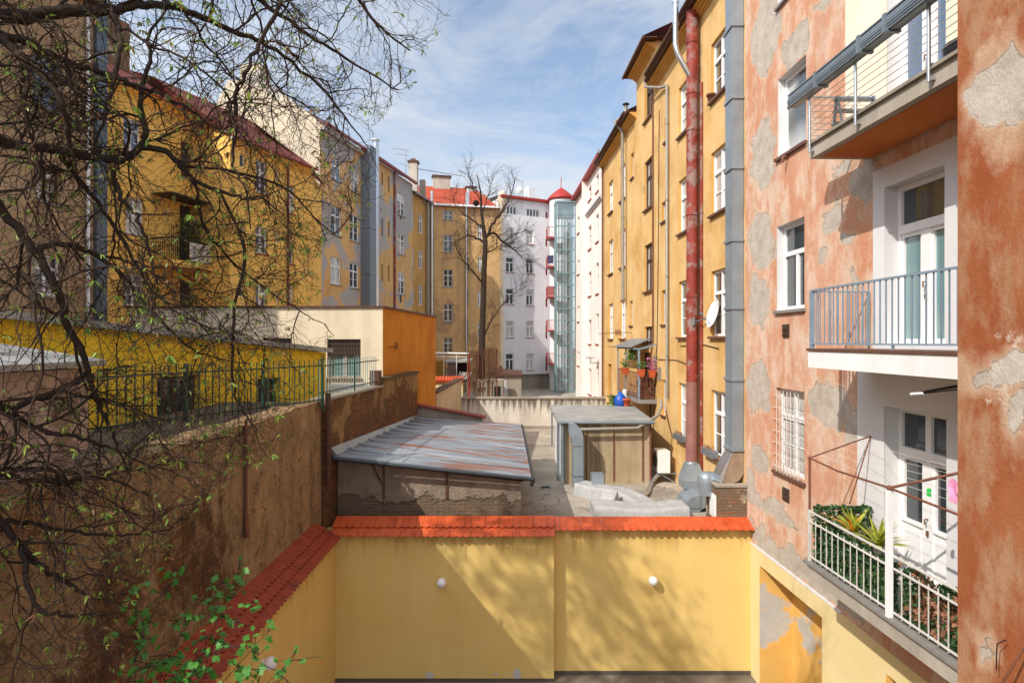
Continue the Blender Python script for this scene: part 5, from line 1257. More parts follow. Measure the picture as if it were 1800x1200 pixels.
b=MB(); fbox(b,bw,uS-.35,uS-.02,-1.44,-.95,-.35,-.05); part('stub',b,M['eave'],t)
single('corner_pipe',(lambda b:(b.tube([(-4.62,15.72,-1.3),(-4.62,15.72,-3.6)],.07,8),b)[1])(MB()),M['eave'],'dark standing pipe where the brown wall meets the brick wall','pipe')
# fences
ff=Fac(-7.15,10.05,-4.72,15.62); q=ff.pt
t=thing('picket_fence','dark green iron picket fence on top of the brown wall','fence',tuple(q(3,-1.55)))
b=MB(); nb=int(ff.L/.16)
for k in range(nb+1): u=ff.L*k/nb; b.bar(q(u,-1.6),q(u,-.45+random.uniform(-.015,.015)),.02,.02,up=(1,0,0))
part('pickets',b,M['green'],t)
b=MB(); b.bar(q(0,-.6,.02),q(ff.L,-.6,.02),.035,.03); b.bar(q(0,-1.45,.02),q(ff.L,-1.45,.02),.035,.03); part('rails',b,M['green'],t)
for k in range(4):
    u=ff.L*(.04+.955*k/3); b=MB(); b.bar(q(u,-1.7,.01),q(u,-.42,.01),.06,.06,up=(1,0,0)); part('post',b,M['green'],t)
ff=Fac(-4.72,15.66,-4.28,20.5); q=ff.pt
t=thing('picket_fence','lighter grey green picket fence on the brick wall before the cream house','fence',tuple(q(3,-1.45)))
b=MB()
for k in range(23): u=.1+ff.L*k/23; b.bar(q(u,-1.44,-.15),q(u,-.48,-.15),.02,.02,up=(1,0,0))
part('pickets',b,M['palegreen'],t)
b=MB(); b.bar(q(.05,-.62,-.13),q(ff.L+.1,-.62,-.13),.035,.03); b.bar(q(.05,-1.3,-.13),q(ff.L,-1.3,-.13),.035,.03); part('rails',b,M['teal'],t)
b=MB(); b.bar(q(ff.L*.55,-1.44,-.14),q(ff.L*.55,-.48,-.14),.045,.045,up=(1,0,0)); part('post',b,M['teal'],t)

# ------------------------------------------------ yellow walls of the courtyard with tile tops
def tiles(b,A,along,inward,n,w,rows,step,slope,z0,thick=.016,L=None):
    """rows of rounded tiles; A lower left corner, along and inward are unit vectors in plan"""
    A=Vector((*A,z0)); a=Vector((*along,0)); up=Vector((*inward,slope)); L=L or step+.09
    nrm=a.cross(up).normalized()
    for r in range(rows):
        for k in range(n):
            o=A+a*(w*k+ (w/2 if r%2 else 0)*0)+up*(step*r)+nrm*(.02*(r+0.5)+random.uniform(-.003,.003))+a*random.uniform(-.004,.004)
            e=w*.97
            pts=[o+a*(e*t)+up*(-(math.sin(math.pi*t))*.042) for t in(0,.12,.3,.5,.7,.88,1.)]
            lift=nrm*.022
            pts=[p+lift for p in pts]
            poly=pts+[o+a*e+up*L,o+up*L]
            b.extrude(poly,nrm*thick)
fy=thing('boundary_wall','yellow rendered back wall of the courtyard with an orange tile top and two globe lamps','wall',(.8,15.6,GZ))
XL=-4.35; XS=1.03; XR=RX(15.7)
b=MB(); b.box(XL+.001,XS,15.4,15.95,GZ,-4.72); b.box(XS,XR+.02,15.7,15.98,GZ,-4.66); 
b.v=[v for v in b.v]
part('wall',b,M['front_yellow'],fy)
b=MB(); tiles(b,(XL-.1,15.24),(1,0),(0,1),32,.172,2,.3,.42,-4.76); part('tile_top',b,M['tile'],fy)
b=MB(); tiles(b,(XS-.0,15.55),(1,0),(0,1),29,.1745,1,.42,.45,-4.70,L=.46); part('tile_top',b,M['tile'],fy)
b=MB(); b.box(XL,XS-.02,15.3,15.96,-4.718,-4.70); b.hexa([(XL,15.4,-4.69),(XS,15.4,-4.69),(XS,15.95,-4.69),(XL,15.95,-4.69),(XL,15.4,-4.66),(XS,15.4,-4.66),(XS,15.97,-4.47),(XL,15.97,-4.47)]); part('tile_bed',b,M['plinth'],fy)
b=MB(); b.box(XS+.01,XR,15.69,15.72,GZ,GZ+.1); b.box(XL,XS+.012,15.385,15.42,GZ,GZ+.07); part('plinth',b,M['plinth'],fy)
M['greyspot']=m_simple('bare_grey_render',C('c9c1ba'),.9,var=.15)
b=MB()
for px,py,w_,h_ in((909,1185,.1,.16),(755,1186,.12,.08),(872,1183,.04,.04)):
    c=at(px,py,15.397); b.extrude([c+Vector((math.cos(k*.7)*w_*(1+.15*math.sin(k*3)),0,math.sin(k*.7)*h_)) for k in range(9)],Vector((0,.002,0)))
part('bare_spots',b,M['greyspot'],fy)
sy=thing('boundary_wall','yellow side wall of the courtyard under dark red tiles at the foot of the brown wall','wall',(-4.6,9,GZ))
b=MB(); b.box(-4.79,XL,3.5,15.95,GZ,-4.72); part('wall',b,M['front_yellow'],sy)
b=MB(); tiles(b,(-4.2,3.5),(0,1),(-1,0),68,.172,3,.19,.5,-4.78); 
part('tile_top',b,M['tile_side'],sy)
b=MB(); b.hexa([(XL,3.5,-4.7),(-4.79,3.5,-4.7),(-4.79,15.4,-4.7),(XL,15.4,-4.7),(XL,3.5,-4.69),(-4.79,3.5,-4.5),(-4.79,15.4,-4.5),(XL,15.4,-4.69)]); part('tile_bed',b,M['plinth'],sy)
def globe(p,label,d=Vector((0,1,0))):
    t=thing('globe_lamp',label,'lamp',tuple(p),'globe lamps on the yellow walls')
    b=MB(); b.sphere(p-d*.14,.115,nu=24,nv=16); part('globe',b,M['globe'],t)
    b=MB(); b.tube([p-d*.06,p],.07,14); part('base',b,M['whiteplastic'],t)
    return t
g1=globe(at(777,1020,15.4),'left white globe lamp on the shaded half of the yellow back wall')
copy_tree(g1,at(1146,1017,15.7),'right white globe lamp on the sunlit half of the yellow back wall')
globe(Vector((XL,10.9,-5.6)),'white globe lamp on the yellow side wall behind the maple leaves',Vector((-1,0,0)))

# ------------------------------------------------ shed with rusty metal roof
t=thing('shed','low shed with a rust streaked standing seam roof over a crumbling front wall','shed',(-2,21,TZ))
b=MB(); NL,NR,FR,FL=Vector((-4.62,16.15,-2.93)),Vector((.5,16.3,-3.5)),Vector((.36,25.3,-3.33)),Vector((-3.84,25.3,-3.06))
def rq(u,v,h=0.): return NL.lerp(NR,u).lerp(FL.lerp(FR,u),v)+Vector((0,0,h))
dn=Vector((0,0,-.05)); b.hexa([NL+dn,NR+dn,FR+dn,FL+dn,NL,NR,FR,FL]); rf=part('roof',b,M['shedroof'],t)
b=MB()
for k in range(1,11):
    v=k/11+.006*math.sin(k*5); pts=[rq(u,v,.02) for u in(.045,.3,.6,.985)]
    b.tube([rq(.02,v+.012,.06),rq(.05,v,.03)]+pts[1:],.022,6)
b.tube([rq(.35,.0,.012),rq(.36,.3,.012),rq(.36,.6,.012),rq(.37,.8,.012)],.008,4); 
part('seams',b,M['zinc'],rf)
b=MB(); b.hexa([NL+Vector((-.1,0,0)),NL+Vector((.1,0,.005)),FL+Vector((.1,0,.005)),FL+Vector((-.1,0,0)),NL+Vector((-.12,0,.2)),NL+Vector((-.05,0,.2)),FL+Vector((-.05,0,.2)),FL+Vector((-.12,0,.2))]); part('flashing',b,M['zinc'],rf)
b=MB(); b.tube([NL+Vector((.0,-.06,-.08)),NR+Vector((.06,-.06,-.08))],.05,8); b.tube([NR+Vector((.05,-.02,-.08)),FR+Vector((.05,0,-.06))],.05,8); b.tube([NR+Vector((.06,-.05,-.1)),NR+Vector((.0,-.02,-.25))],.05,8); part('gutter',b,m_simple('dark_gutter',C('3c4044'),.5,.2),t)
b=MB(); b.box(-4.6,.23,16.5,16.8,TZ,-3.62); b.extrude([(-4.6,16.5,-3.62),(.23,16.5,-3.62),(-4.6,16.5,-3.05)],Vector((0,.3,0))); b.box(-.05,.23,16.8,25,TZ,-3.62); part('wall',b,M['shedwall'],t)
b=MB(); 
for x in(-3.38,-1.72): b.box(x-.03,x+.03,16.47,16.499,-4.15,-3.1 if x<-3 else -3.35)
b.bar((-3.75,16.47,-3.1),(-3.42,16.47,-3.75),.06,.03); part('timber_post',b,M['eave'],t)
b=MB(); b.hexa([(-4.6,16.44,-3.12),(.3,16.44,-3.68),(.3,16.5,-3.68),(-4.6,16.5,-3.12),(-4.6,16.44,-2.99),(.3,16.44,-3.55),(.3,16.5,-3.55),(-4.6,16.5,-2.99)]); part('fascia',b,M['dark'],t)
# tile capped wall behind the shed
t=thing('garden_wall','low wall with a stepped red tile coping behind the rusty shed','wall',(-2.6,25.7,TZ))
b=MB(); b.extrude([(-3.85,25.5,TZ),(-1.2,25.5,TZ),(-1.2,25.5,-3.1),(-3.85,25.5,-2.62)],Vector((0,.3,0))); part('wall',b,M['concrete'],t)
b=MB()
for k in range(14): 
    x=-3.9+.2*k; z=-2.58-.49*k/13.5; b.hexa([(x,25.38,z-.04),(x+.23,25.38,z-.08),(x+.23,25.9,z-.06),(x,25.9,z-.02),(x,25.38,z+.02),(x+.23,25.38,z-.02),(x+.23,25.9,z),(x,25.9,z+.04)])
part('tile_cap',b,M['tile_dark'],t)
# ------------------------------------------------ flat roofed hut on the deck
t=thing('service_hut','square hut with a grey sheet roof and dirty beige walls on the deck','hut',(3.4,24,TZ))
x0,x1,y0,y1=1.82,4.86,22.,26.6; zt=-2.85
b=MB(); b.box(x0,x1,y0,y1,TZ,zt); part('wall',b,M['hutwall'],t)
b=MB(); b.hexa([(x0-.22,y0-.2,zt-.005),(x1+.1,y0-.2,zt-.005),(x1+.3,y1+.2,zt+.0),(x0-.22,y1+.2,zt+.0),(x0-.22,y0-.2,zt+.09),(x1+.1,y0-.2,zt+.09),(x1+.3,y1+.2,zt+.13),(x0-.22,y1+.2,zt+.13)]); part('roof',b,M['hutroof'],t)
b=MB(); b.tube([(x0-.15,y0-.25,zt+.03),(x1+.1,y0-.25,zt+.03)],.05,8); part('gutter',b,M['zinc'],t)
b=MB(); 
for x,c in((2.62,0),(3.58,0),(4.6,0)): b.box(x-.025,x+.025,y0-.03,y0-.002,TZ+.1,zt-.05)
b.box(x1-.03,x1+.03,y0-.04,y0+.06,TZ,zt); part('joint_strip',b,M['rustpipe'],t)
b=MB(); b.box(x0-.012,x0-.002,y0+.1,y1-.1,TZ+.05,zt-.15); part('side_panel',b,M['whitewash'],t)
for p0,p1,r in(((x0-.16,y0+.5,zt),(x0-.16,y0+.5,TZ),.05),((x0-.05,y0-.12,zt),(x0-.05,y0-.12,TZ+.1),.07),((x0-.14,y1-.3,zt),(x0-.14,y1-.3,TZ+.6),.035)):
    b=MB(); b.tube([p0,p1],r,8); part('downpipe',b,M['zinc'],t)
b=MB(); b.box(4.9,5.2,23.4,23.6,TZ,zt-.1); part('rear_door',b,M['dark'],t)
b=MB(); yq=21.7; b.tube([(2.2,yq,-3.05),(4.35,yq,-3.0),(5.1,yq+.3,-2.62),(5.55,23.2,-2.4),(5.62,23.6,-2.2)],.055,10)
single('pipe_run',b,M['greypipe'],'long grey pipe running along the hut front and bending up to the yellow wall','pipe')
t=thing('bent_duct','galvanised square duct bending down in front of the hut corner','duct',(2.3,21.4,TZ))
b=MB(); ya=21.2; yb2=21.75
pr=[Vector((1.95,ya,-2.78)),Vector((1.95,ya,-3.15)),Vector((2.03,ya,-3.25)),Vector((2.03,ya,-3.5)),Vector((2.1,ya,-3.52)),Vector((2.42,ya,-3.52)),Vector((2.42,ya,-3.25)),Vector((2.36,ya,-3.02)),Vector((2.24,ya,-2.87)),Vector((2.08,ya,-2.79))]
b.extrude(pr,Vector((0,yb2-ya,0))); part('bend',b,M['duct'],t)
b=MB(); b.box(2.08,2.42,ya,yb2,TZ,-3.522); part('shaft',b,M['duct'],t)
for z in(-3.52,-4.55):
    b=MB(); b.box(2.06,2.44,ya-.02,yb2+.02,z-.025,z+.025); part('flange',b,M['zinc'],t)
t=thing('air_conditioner','white outdoor air conditioning unit hung on the yellow wall by the hut','air conditioner',(5.4,22.5,-4.7))
b=MB(); b.box(5.14,5.56,22.0,22.75,-4.62,-3.86)
part('casing',b,M['whiteplastic'],t)
b=MB(); c2=Vector((5.136,22.38,-4.22)); b.tube([c2+Vector((-.004,0,0)),c2],.29,24); part('fan_guard',b,M['greypipe'],t)
b=MB()
c2=Vector((5.13,22.38,-4.22))
for r in(.1,.18,.26): b.tube([c2+Vector((-.012,math.cos(k*.314)*r,math.sin(k*.314)*r)) for k in range(21)],.008,5,cap=False)
part('grille',b,M['black'],t)
for y in(22.1,22.65):
    b=MB(); b.bar((5.15,y,-4.66),(5.82,y,-4.66),.04,.04); b.bar((5.2,y,-4.66),(5.82,y,-5.0),.03,.03); part('bracket',b,M['zinc'],t)
b=MB(); pts=[]
for k in range(26): s=k/25; pts.append(Vector((5.2-1.15*s,22.2-2.3*s+.25*math.sin(s*6),-4.72-.2*min(s*4,1)+.03*math.sin(s*9))))
b.tube(pts,[.075+.012*(k%2) for k in range(26)],10); single('flexible_hose',b,M['foil'],'crinkled silver hose lying below the air conditioner','hose')
# tarpaulin covered duct on the deck
def blob_run(b,path,w,h,seed):
    prof=[(-.56,0),(-.54,.25),(-.52,.5),(-.5,.75),(-.485,.92),(-.44,1.),(-.3,1.015),(-.15,.985),(0,.97),(.15,.985),(.3,1.01),(.44,1.),(.485,.92),(.5,.75),(.52,.5),(.54,.25),(.56,0)]
    n=len(path); m=len(prof)-1; vs=[];fs=[]; acc=0
    for i,p in enumerate(path):
        p=Vector(p); d=(Vector(path[min(i+1,n-1)])-Vector(path[max(i-1,0)])).normalized(); sd=d.cross(Vector((0,0,1))).normalized()
        if i: acc+=(p-Vector(path[i-1])).length
        for j,(cx,cz) in enumerate(prof):
            fold=math.sin(acc*23+seed+2*noise.noise((acc*2,seed,0)))*.018*(1-cz)*(1 if abs(cx)>.4 else 0)
            sag=.035*math.sin(acc*2.6+seed)*(1 if cz>.8 else cz)+.02*noise.noise((acc*5,cx*5,seed))
            vs.append(p+sd*(cx*w+math.copysign(fold,cx))+Vector((0,0,cz*h+sag*cz)))
    for i in range(n-1):
        for j in range(m): fs.append((i*(m+1)+j,i*(m+1)+j+1,(i+1)*(m+1)+j+1,(i+1)*(m+1)+j))
    b.add(vs,fs,0,True); b.add([vs[j] for j in range(m+1)],[tuple(range(m+1))]); b.add(vs[-(m+1):],[tuple(range(m,-1,-1))])
t=thing('covered_duct','bulky duct under a grey blue tarpaulin snaking over the deck','duct',(3.5,18,TZ))
b=MB(); blob_run(b,[(2.25+.03*k,17.6,TZ-.02) for k in range(88)],.95,.44,1); part('cover',b,M['tarp'],t)
b=MB(); blob_run(b,[(3.9-.0018*(k/2)**2-.005*k,18.05+.048*k,TZ-.02) for k in range(56)],.7,.4,4); part('side_cover',b,M['tarp'],t)
b=MB(); blob_run(b,[(2.95-.025*k,18.75-.055*k,TZ+.33-.024*k) for k in range(16)],.45,.22,9); part('hood',b,M['tarp'],t)
b=MB(); b.box(2.62,3.0,20.4,20.9,TZ,-4.35); part('duct_end',b,M['duct'],t)
# pots on the hut roof
t=thing('flower_pot','single clay pot standing on the hut roof edge','pot',(4.83,26.4,zt+.13))
b=MB(); b.lathe((4.83,26.4,zt+.12),[(.12,0),(.17,.25),(.19,.25),(.19,.33),(.16,.33),(.14,.26),(.001,.26)],14); part('pot',b,M['terracotta'],t)
b=MB(); b.bar((4.85,26.4,zt+.35),(5.05,26.4,zt+1.1),.05,.03); part('stick',b,M['brownwood'],t)
b=MB(); 
vs=[];n=10
b.lathe((4.62,26.6,zt+.12),[(.001,.0),(.26,.0),(.3,.15),(.24,.38),(.12,.5),(.05,.6),(.001,.6)],10,smooth=True); b.v=[v+Vector((noise.noise(v*5)*.08,0,noise.noise(v*4)*.06)) for v in b.v]
single('plastic_bag',b,M['bluebag'],'crumpled blue plastic sack on the hut roof','bag')
b=MB()
for i in range(180): leafquad(b,Vector((4.35+random.gauss(0,.12),26.7+random.gauss(0,.12),zt+.15+random.random()*.4)),.06)
for i in range(5): b.tube([(4.35,26.7,zt+.12),(4.35+random.gauss(0,.1),26.7,zt+.5)],.01,4)
single('potted_plant',b,M['leafg'],'low green plant beside the blue sack on the hut roof','plant')
single('plaster_cat_pot',(lambda b:(b.lathe((4.85,26.9,zt+.13),[(.001,0),(.14,0),(.16,.3),(.1,.42),(.12,.55),(.08,.66),(.001,.68)],14),b)[1])(MB()),M['oldwhite'],'pale lidded jug standing behind the clay pot on the hut roof','jug')

t=thing('floor_drain','small dark floor drain in a wet stain on the deck between shed and hut','drain',(.95,21.5,TZ))
b=MB(); b.tube([(1.15,21.4,TZ),(1.15,21.4,TZ+.02)],.16,16); part('grate',b,M['dark'],t)
b=MB(); b.lathe((1.15,21.4,TZ),[(.165,0),(.165,.035),(.2,.035),(.2,0)],16); part('rim',b,M['zinc'],t)
b=MB()
for i in range(260):
    x=random.uniform(.4,5.4); y=random.uniform(16.3,35) if random.random()<.5 else random.uniform(16.3,22)
    leafquad(b,Vector((x,y,TZ+.012)),random.uniform(.02,.05))
tag(mesh_object('fallen_leaves',b,[M['ivydry']]),'dry fallen leaves scattered over the grey deck','leaves',kind='stuff')
# ================================================================== trees
M['bark']=m_simple('dark_bark',C('463a32'),.95,var=.5,scale=5,bump=.6,spec=.1)
M['twigbark']=m_simple('twig_bark',C('46382f'),.9,var=.45,scale=6,bump=0,spec=.15)
def m_leaf(name,c,tr=.35):
    g=G(name); base=g.mix(g.noise(3,3,.6),sc(c,.6),sc(c,1.35))
    g.put(g.b.inputs['Base Color'],base); g.b.inputs['Roughness'].default_value=.5
    t=g.n('ShaderNodeBsdfTranslucent'); g.put(t.inputs[0],base); mx=g.n('ShaderNodeMixShader'); mx.inputs[0].default_value=tr
    g.l(g.b.outputs[0],mx.inputs[1]); g.l(t.outputs[0],mx.inputs[2]); g.l(mx.outputs[0],g.out.inputs[0]); return g.mat
M['young']=m_leaf('young_leaf',C('97b046')); M['youngdark']=m_leaf('dark_young_leaf',C('6f8a34')); M['bud']=m_leaf('reddish_bud',C('9a6a48'))
M['maple']=m_leaf('maple_leaf',C('4c8a2a'),.25)
rng=random.Random(11); LEAFP=.24
# right-hand limit of the crown as an outline in the photograph's directions
ENV=[(-400,800),(0,790),(170,715),(260,660),(330,690),(400,600),(470,560),(560,580),(615,600),(680,560),(760,480),(830,430),(900,330),(980,300),(1080,230),(1400,200)]
def env(py):
    for (a,b_),(c,d) in zip(ENV,ENV[1:]):
        if a<=py<=c: return b_+(d-b_)*(py-a)/(c-a)
    return 200
def ok(p):
    if p.y<3.2: return True
    px=900+p.x/p.y*F; py=600-p.z/p.y*F
    if px>env(py)+60*noise.noise((py*.012,5,0)): return False
    if p.y>6.5 and p.x<-4.5 and p.z<-1.0: return False
    if p.x<-4.6 and p.z<-.3: return False
    return True
class Tree:
    def __init__(s): s.limb=MB(); s.twig=MB(); s.leaf=MB(); s.tips=[]
    def twigs(s,p,d,L,r,lev,seg,drop,maxlev,chk=True):
        n=max(2,int(L/seg)); pts=[p.copy()]; d=d.normalized()
        for i in range(n):
            d=(d+Vector((rng.gauss(0,.26),rng.gauss(0,.26),rng.gauss(0,.26)-drop))).normalized()
            q=pts[-1]+d*seg*rng.uniform(.75,1.25)
            if chk and not ok(q): break
            pts.append(q)
        if len(pts)<2: return
        k=len(pts); rs=[r*(1-.62*i/(k-1)) for i in range(k)]
        s.twig.tube(pts,rs,5 if r>.012 else(4 if r>.006 else 3),cap=False,smooth=True)
        if lev>=maxlev-1: s.tips.append((pts[-1],d))
        if lev>=maxlev: return
        m=int(len(pts)*[.66,.52,.4][min(lev,2)]+rng.random())
        for _ in range(m):
            i=rng.randrange(1,k); 
            dd=(pts[i]-pts[i-1]).normalized()
            side=Vector((rng.gauss(0,1),rng.gauss(0,1),rng.gauss(0,.8))); side=(side-dd*side.dot(dd)).normalized()
            nd=(dd*rng.uniform(.35,1.)+side*rng.uniform(.5,1.)).normalized()
            s.twigs(pts[i],nd,L*rng.uniform(.3,.55),max(r*(1-.5*i/k)*.62,.002),lev+1,seg*.78,drop*1.1,maxlev,chk)
def smooth(pts,n=5):
    out=[]
    for i in range(len(pts)-1):
        p0=pts[max(i-1,0)];p1=pts[i];p2=pts[i+1];p3=pts[min(i+2,len(pts)-1)]
        for k in range(n):
            t=k/n; out.append(tuple(.5*((2*b_)+(-a+c)*t+(2*a-5*b_+4*c-d)*t*t+(-a+3*b_-3*c+d)*t**3) for a,b_,c,d in zip(p0,p1,p2,p3)))
    out.append(pts[-1]); return out
T=Tree()
trunk=[(-4.0,3.9,GZ,.30),(-4.05,3.95,-5,.26),(-4.0,4.0,-2,.23),(-4.05,4.1,0,.21),(-4.1,4.2,2,.17),(-4.15,4.25,3.2,.12)]
def P3(px,py,Y): v=at(px,py,Y); return (v.x,v.y,v.z)
def limb(pts):   # (px,py,Y,r)
    return [(*P3(a,b_,c),r) for a,b_,c,r in pts]
def from_trunk(z,first): return None
L=[]
L.append([(-4.08,4.1,1.6,.09)]+limb([(-60,40,4.6,.062),(40,30,5.0,.056),(120,20,5.1,.048),(195,18,5.2,.042),(265,8,5.3,.032),(330,20,5.5,.028),(410,56,5.8,.024),(470,80,6.0,.019),(560,150,6.2,.014),(640,250,6.3,.006)]))
L.append([(-4.05,4.1,1.0,.07)]+limb([(-60,235,4.5,.046),(0,250,4.8,.043),(100,264,5.0,.038),(165,277,5.1,.034),(222,277,5.2,.031),(248,256,5.25,.029),(256,228,5.3,.026),(247,190,5.4,.024),(250,155,5.5,.021),(264,100,5.6,.017),(262,60,5.7,.013),(300,10,5.8,.009)]))
L.append(limb([(245,258,5.25,.028),(290,266,5.3,.025),(318,292,5.35,.023),(343,318,5.4,.02),(385,335,5.5,.016),(435,350,5.6,.012),(458,347,5.7,.009),(500,380,5.8,.005)]))
L.append([(-4.05,4.1,1.3,.06)]+limb([(-40,55,4.5,.034),(0,62,4.6,.032),(50,75,4.8,.03),(110,106,5.0,.027),(185,130,5.2,.023),(240,150,5.3,.018),(320,185,5.5,.012),(400,240,5.7,.006)]))
L.append(limb([(0,62,4.6,.03),(40,105,4.4,.026),(85,142,4.3,.023),(113,195,4.3,.02),(122,248,4.4,.014),(135,300,4.5,.008)]))
L.append([(-4.05,4.1,.4,.06)]+limb([(-50,330,4.2,.034),(15,385,4.4,.031),(60,440,4.5,.03),(105,520,4.6,.028),(117,570,4.7,.026),(146,620,4.8,.023),(160,675,4.8,.02),(180,720,4.9,.016),(205,780,5.0,.01),(230,840,5.1,.006)]))
L.append([(-4.0,4.0,-.3,.05)]+limb([(-40,700,4.3,.028),(10,720,4.5,.024),(50,705,4.6,.022),(110,682,4.8,.018),(170,655,4.9,.012),(240,640,5.,.006)]))
L.append([(-4.0,4.0,-.8,.05)]+limb([(-40,705,4.3,.028),(43,742,4.6,.022),(87,760,4.7,.019),(133,767,4.8,.016),(200,790,5.0,.011),(290,830,5.1,.005)]))
L.append(limb([(195,18,5.2,.03),(212,70,5.0,.022),(200,140,4.9,.017),(180,220,4.9,.012),(150,300,4.9,.007)]))
L.append([(-4.05,4.1,2.4,.07)]+limb([(60,-140,4.8,.045),(200,-120,5.2,.036),(330,-80,5.6,.03),(440,-10,5.9,.024),(540,60,6.1,.018),(620,110,6.3,.013),(700,160,6.4,.007)]))
L.append(limb([(440,-10,5.9,.022),(493,0,5.6,.02),(460,67,5.5,.018),(430,133,5.4,.016),(413,167,5.4,.015),(413,233,5.4,.013),(410,290,5.4,.011),(433,337,5.4,.009),(440,400,5.4,.006)]))
L.append(limb([(330,-80,5.6,.026),(520,-60,5.9,.02),(610,-20,6.1,.016),(660,40,6.2,.012),(720,90,6.3,.007)]))
L.append(limb([(385,335,5.5,.014),(430,440,5.5,.014),(413,540,5.5,.013),(410,680,5.5,.011),(440,740,5.5,.007),(460,790,5.5,.004)]))
L.append(limb([(222,277,5.2,.022),(200,300,5.0,.02),(215,350,4.9,.018),(240,380,4.9,.014),(262,440,4.9,.01),(275,500,4.9,.006)]))
L.append([(-4.0,4.0,-2.0,.06)]+limb([(-60,870,4.2,.03),(0,915,4.4,.026),(37,960,4.5,.024),(80,1000,4.6,.02),(124,1027,4.7,.016),(161,1050,4.8,.01),(210,1060,4.9,.005)]))
L.append(limb([(0,915,4.4,.02),(60,920,4.6,.017),(105,930,4.8,.014),(210,941,5.1,.01),(300,930,5.3,.006)]))
L.append([(-4.0,4.0,-1.4,.05)]+limb([(-40,835,4.2,.024),(40,843,4.5,.02),(120,845,4.7,.016),(185,840,4.9,.012),(260,870,5.1,.006)]))
L.append(limb([(37,960,4.5,.02),(60,1060,4.4,.016),(110,1080,4.5,.012),(150,1083,4.7,.008),(215,1075,4.9,.004)]))
L.append(limb([(60,440,4.5,.026),(120,430,4.8,.02),(200,470,5.1,.015),(280,560,5.4,.011),(350,620,5.6,.008),(440,640,5.8,.004)]))
L.append(limb([(100,264,5.0,.026),(150,330,5.3,.02),(210,410,5.5,.016),(260,500,5.6,.012),(330,560,5.7,.009),(430,590,5.8,.005)]))
L.append(limb([(343,318,5.4,.014),(360,400,5.6,.012),(420,470,5.8,.01),(500,530,6.0,.007),(570,570,6.1,.004)]))
L.append(limb([(318,292,5.35,.014),(400,300,5.7,.012),(500,330,6.0,.01),(560,390,6.2,.007),(600,420,6.3,.004)]))
# limbs above the frame, reaching back towards the sun: they dapple the courtyard wall
L.append([(-4.1,4.2,3.0,.1),(-6.5,4.4,5.0,.08),(-8.5,4.6,6.8,.06),(-10.5,4.8,8.2,.04),(-12.5,4.8,9.2,.015)])
L.append([(-6.5,4.4,5.0,.06),(-8.6,4.2,5.6,.05),(-10.6,4.3,6.6,.035),(-12.2,4.4,7.2,.015)])
L.append([(-8.5,4.6,6.8,.05),(-9.2,5.0,8.6,.035),(-10.5,5.2,10.0,.012)])
T.limb.tube([Vector(q[:3]) for q in smooth(trunk)],[q[3] for q in smooth(trunk)],12)
for li,l in enumerate(L):
    sm=smooth(l,6); pts=[]; rs=[]
    for i,q in enumerate(sm):
        v=Vector(q[:3])+Vector((noise.noise((i*.7,li,0)),noise.noise((i*.7,li,5)),noise.noise((i*.7,li,9))))*.03
        pts.append(v); rs.append(max(q[3],.003)*(1+.12*noise.noise((i*1.3,li,2))))
    T.limb.tube(pts,rs,8 if rs[0]>.03 else 6)
    over=li>=len(L)-3
    acc=0
    for i in range(2,len(pts)):
        acc+=(pts[i]-pts[i-1]).length
        stepL=.16 if over else .25
        while acc>stepL:
            acc-=stepL
            dd=(pts[i]-pts[i-1]).normalized()
            side=Vector((rng.gauss(0,1),rng.gauss(0,.7),rng.gauss(0,1))); side=(side-dd*side.dot(dd)).normalized()
            nd=dd*rng.uniform(.2,.9)+side*rng.uniform(.6,1.)
            r0=min(max(rs[i]*.5,.0065),.013)
            T.twigs(pts[i],nd,rng.uniform(.6,1.9),r0,0,.085 if not over else .12,.055,2 if over or rng.random()<.7 else 3,chk=not over)
def cluster(b,p,n,s,mats):
    for _ in range(n):
        d=Vector((rng.gauss(0,1),rng.gauss(0,1),rng.gauss(-1.1,.7))).normalized(); e=d.orthogonal().normalized(); e=Matrix.Rotation(rng.uniform(0,6.28),3,d)@e
        Lf=s*rng.uniform(.6,1.3); w=Lf*.15; o=p+d*Lf*.1; bend=Vector((0,0,-Lf*.18)); m=rng.choice(mats)
        b.add([o,o+d*Lf*.4+e*w,o+d*Lf*.4-e*w,o+d*Lf*.75+e*w*.8+bend*.5,o+d*Lf*.75-e*w*.8+bend*.5,o+d*Lf+bend],[(0,1,2),(1,3,4,2),(3,5,4)],m)
for p,d in T.tips:
    h=.5+.5*noise.noise(p*.9)
    over=p.x<-7. and p.z>3.
    if rng.random()<(.75 if over else LEAFP*(.3+1.4*h)):
        big=over or rng.random()<.2
        cluster(T.leaf,p,rng.randint(4,8) if big else rng.randint(2,4),(.12 if over else .05) if big else .03,[0,0,1,1,2])
tr=thing('tree','large spring tree with dark tangled branches and sparse young leaves overhanging the brown wall','tree',(-4,3.9,GZ))
part('trunk',T.limb,M['bark'],tr); part('twigs',T.twig,M['twigbark'],tr); part('leaves',T.leaf,[M['young'],M['youngdark'],M['bud']],tr)
print('tree faces',len(T.limb.f),len(T.twig.f),len(T.leaf.f),'tips',len(T.tips))
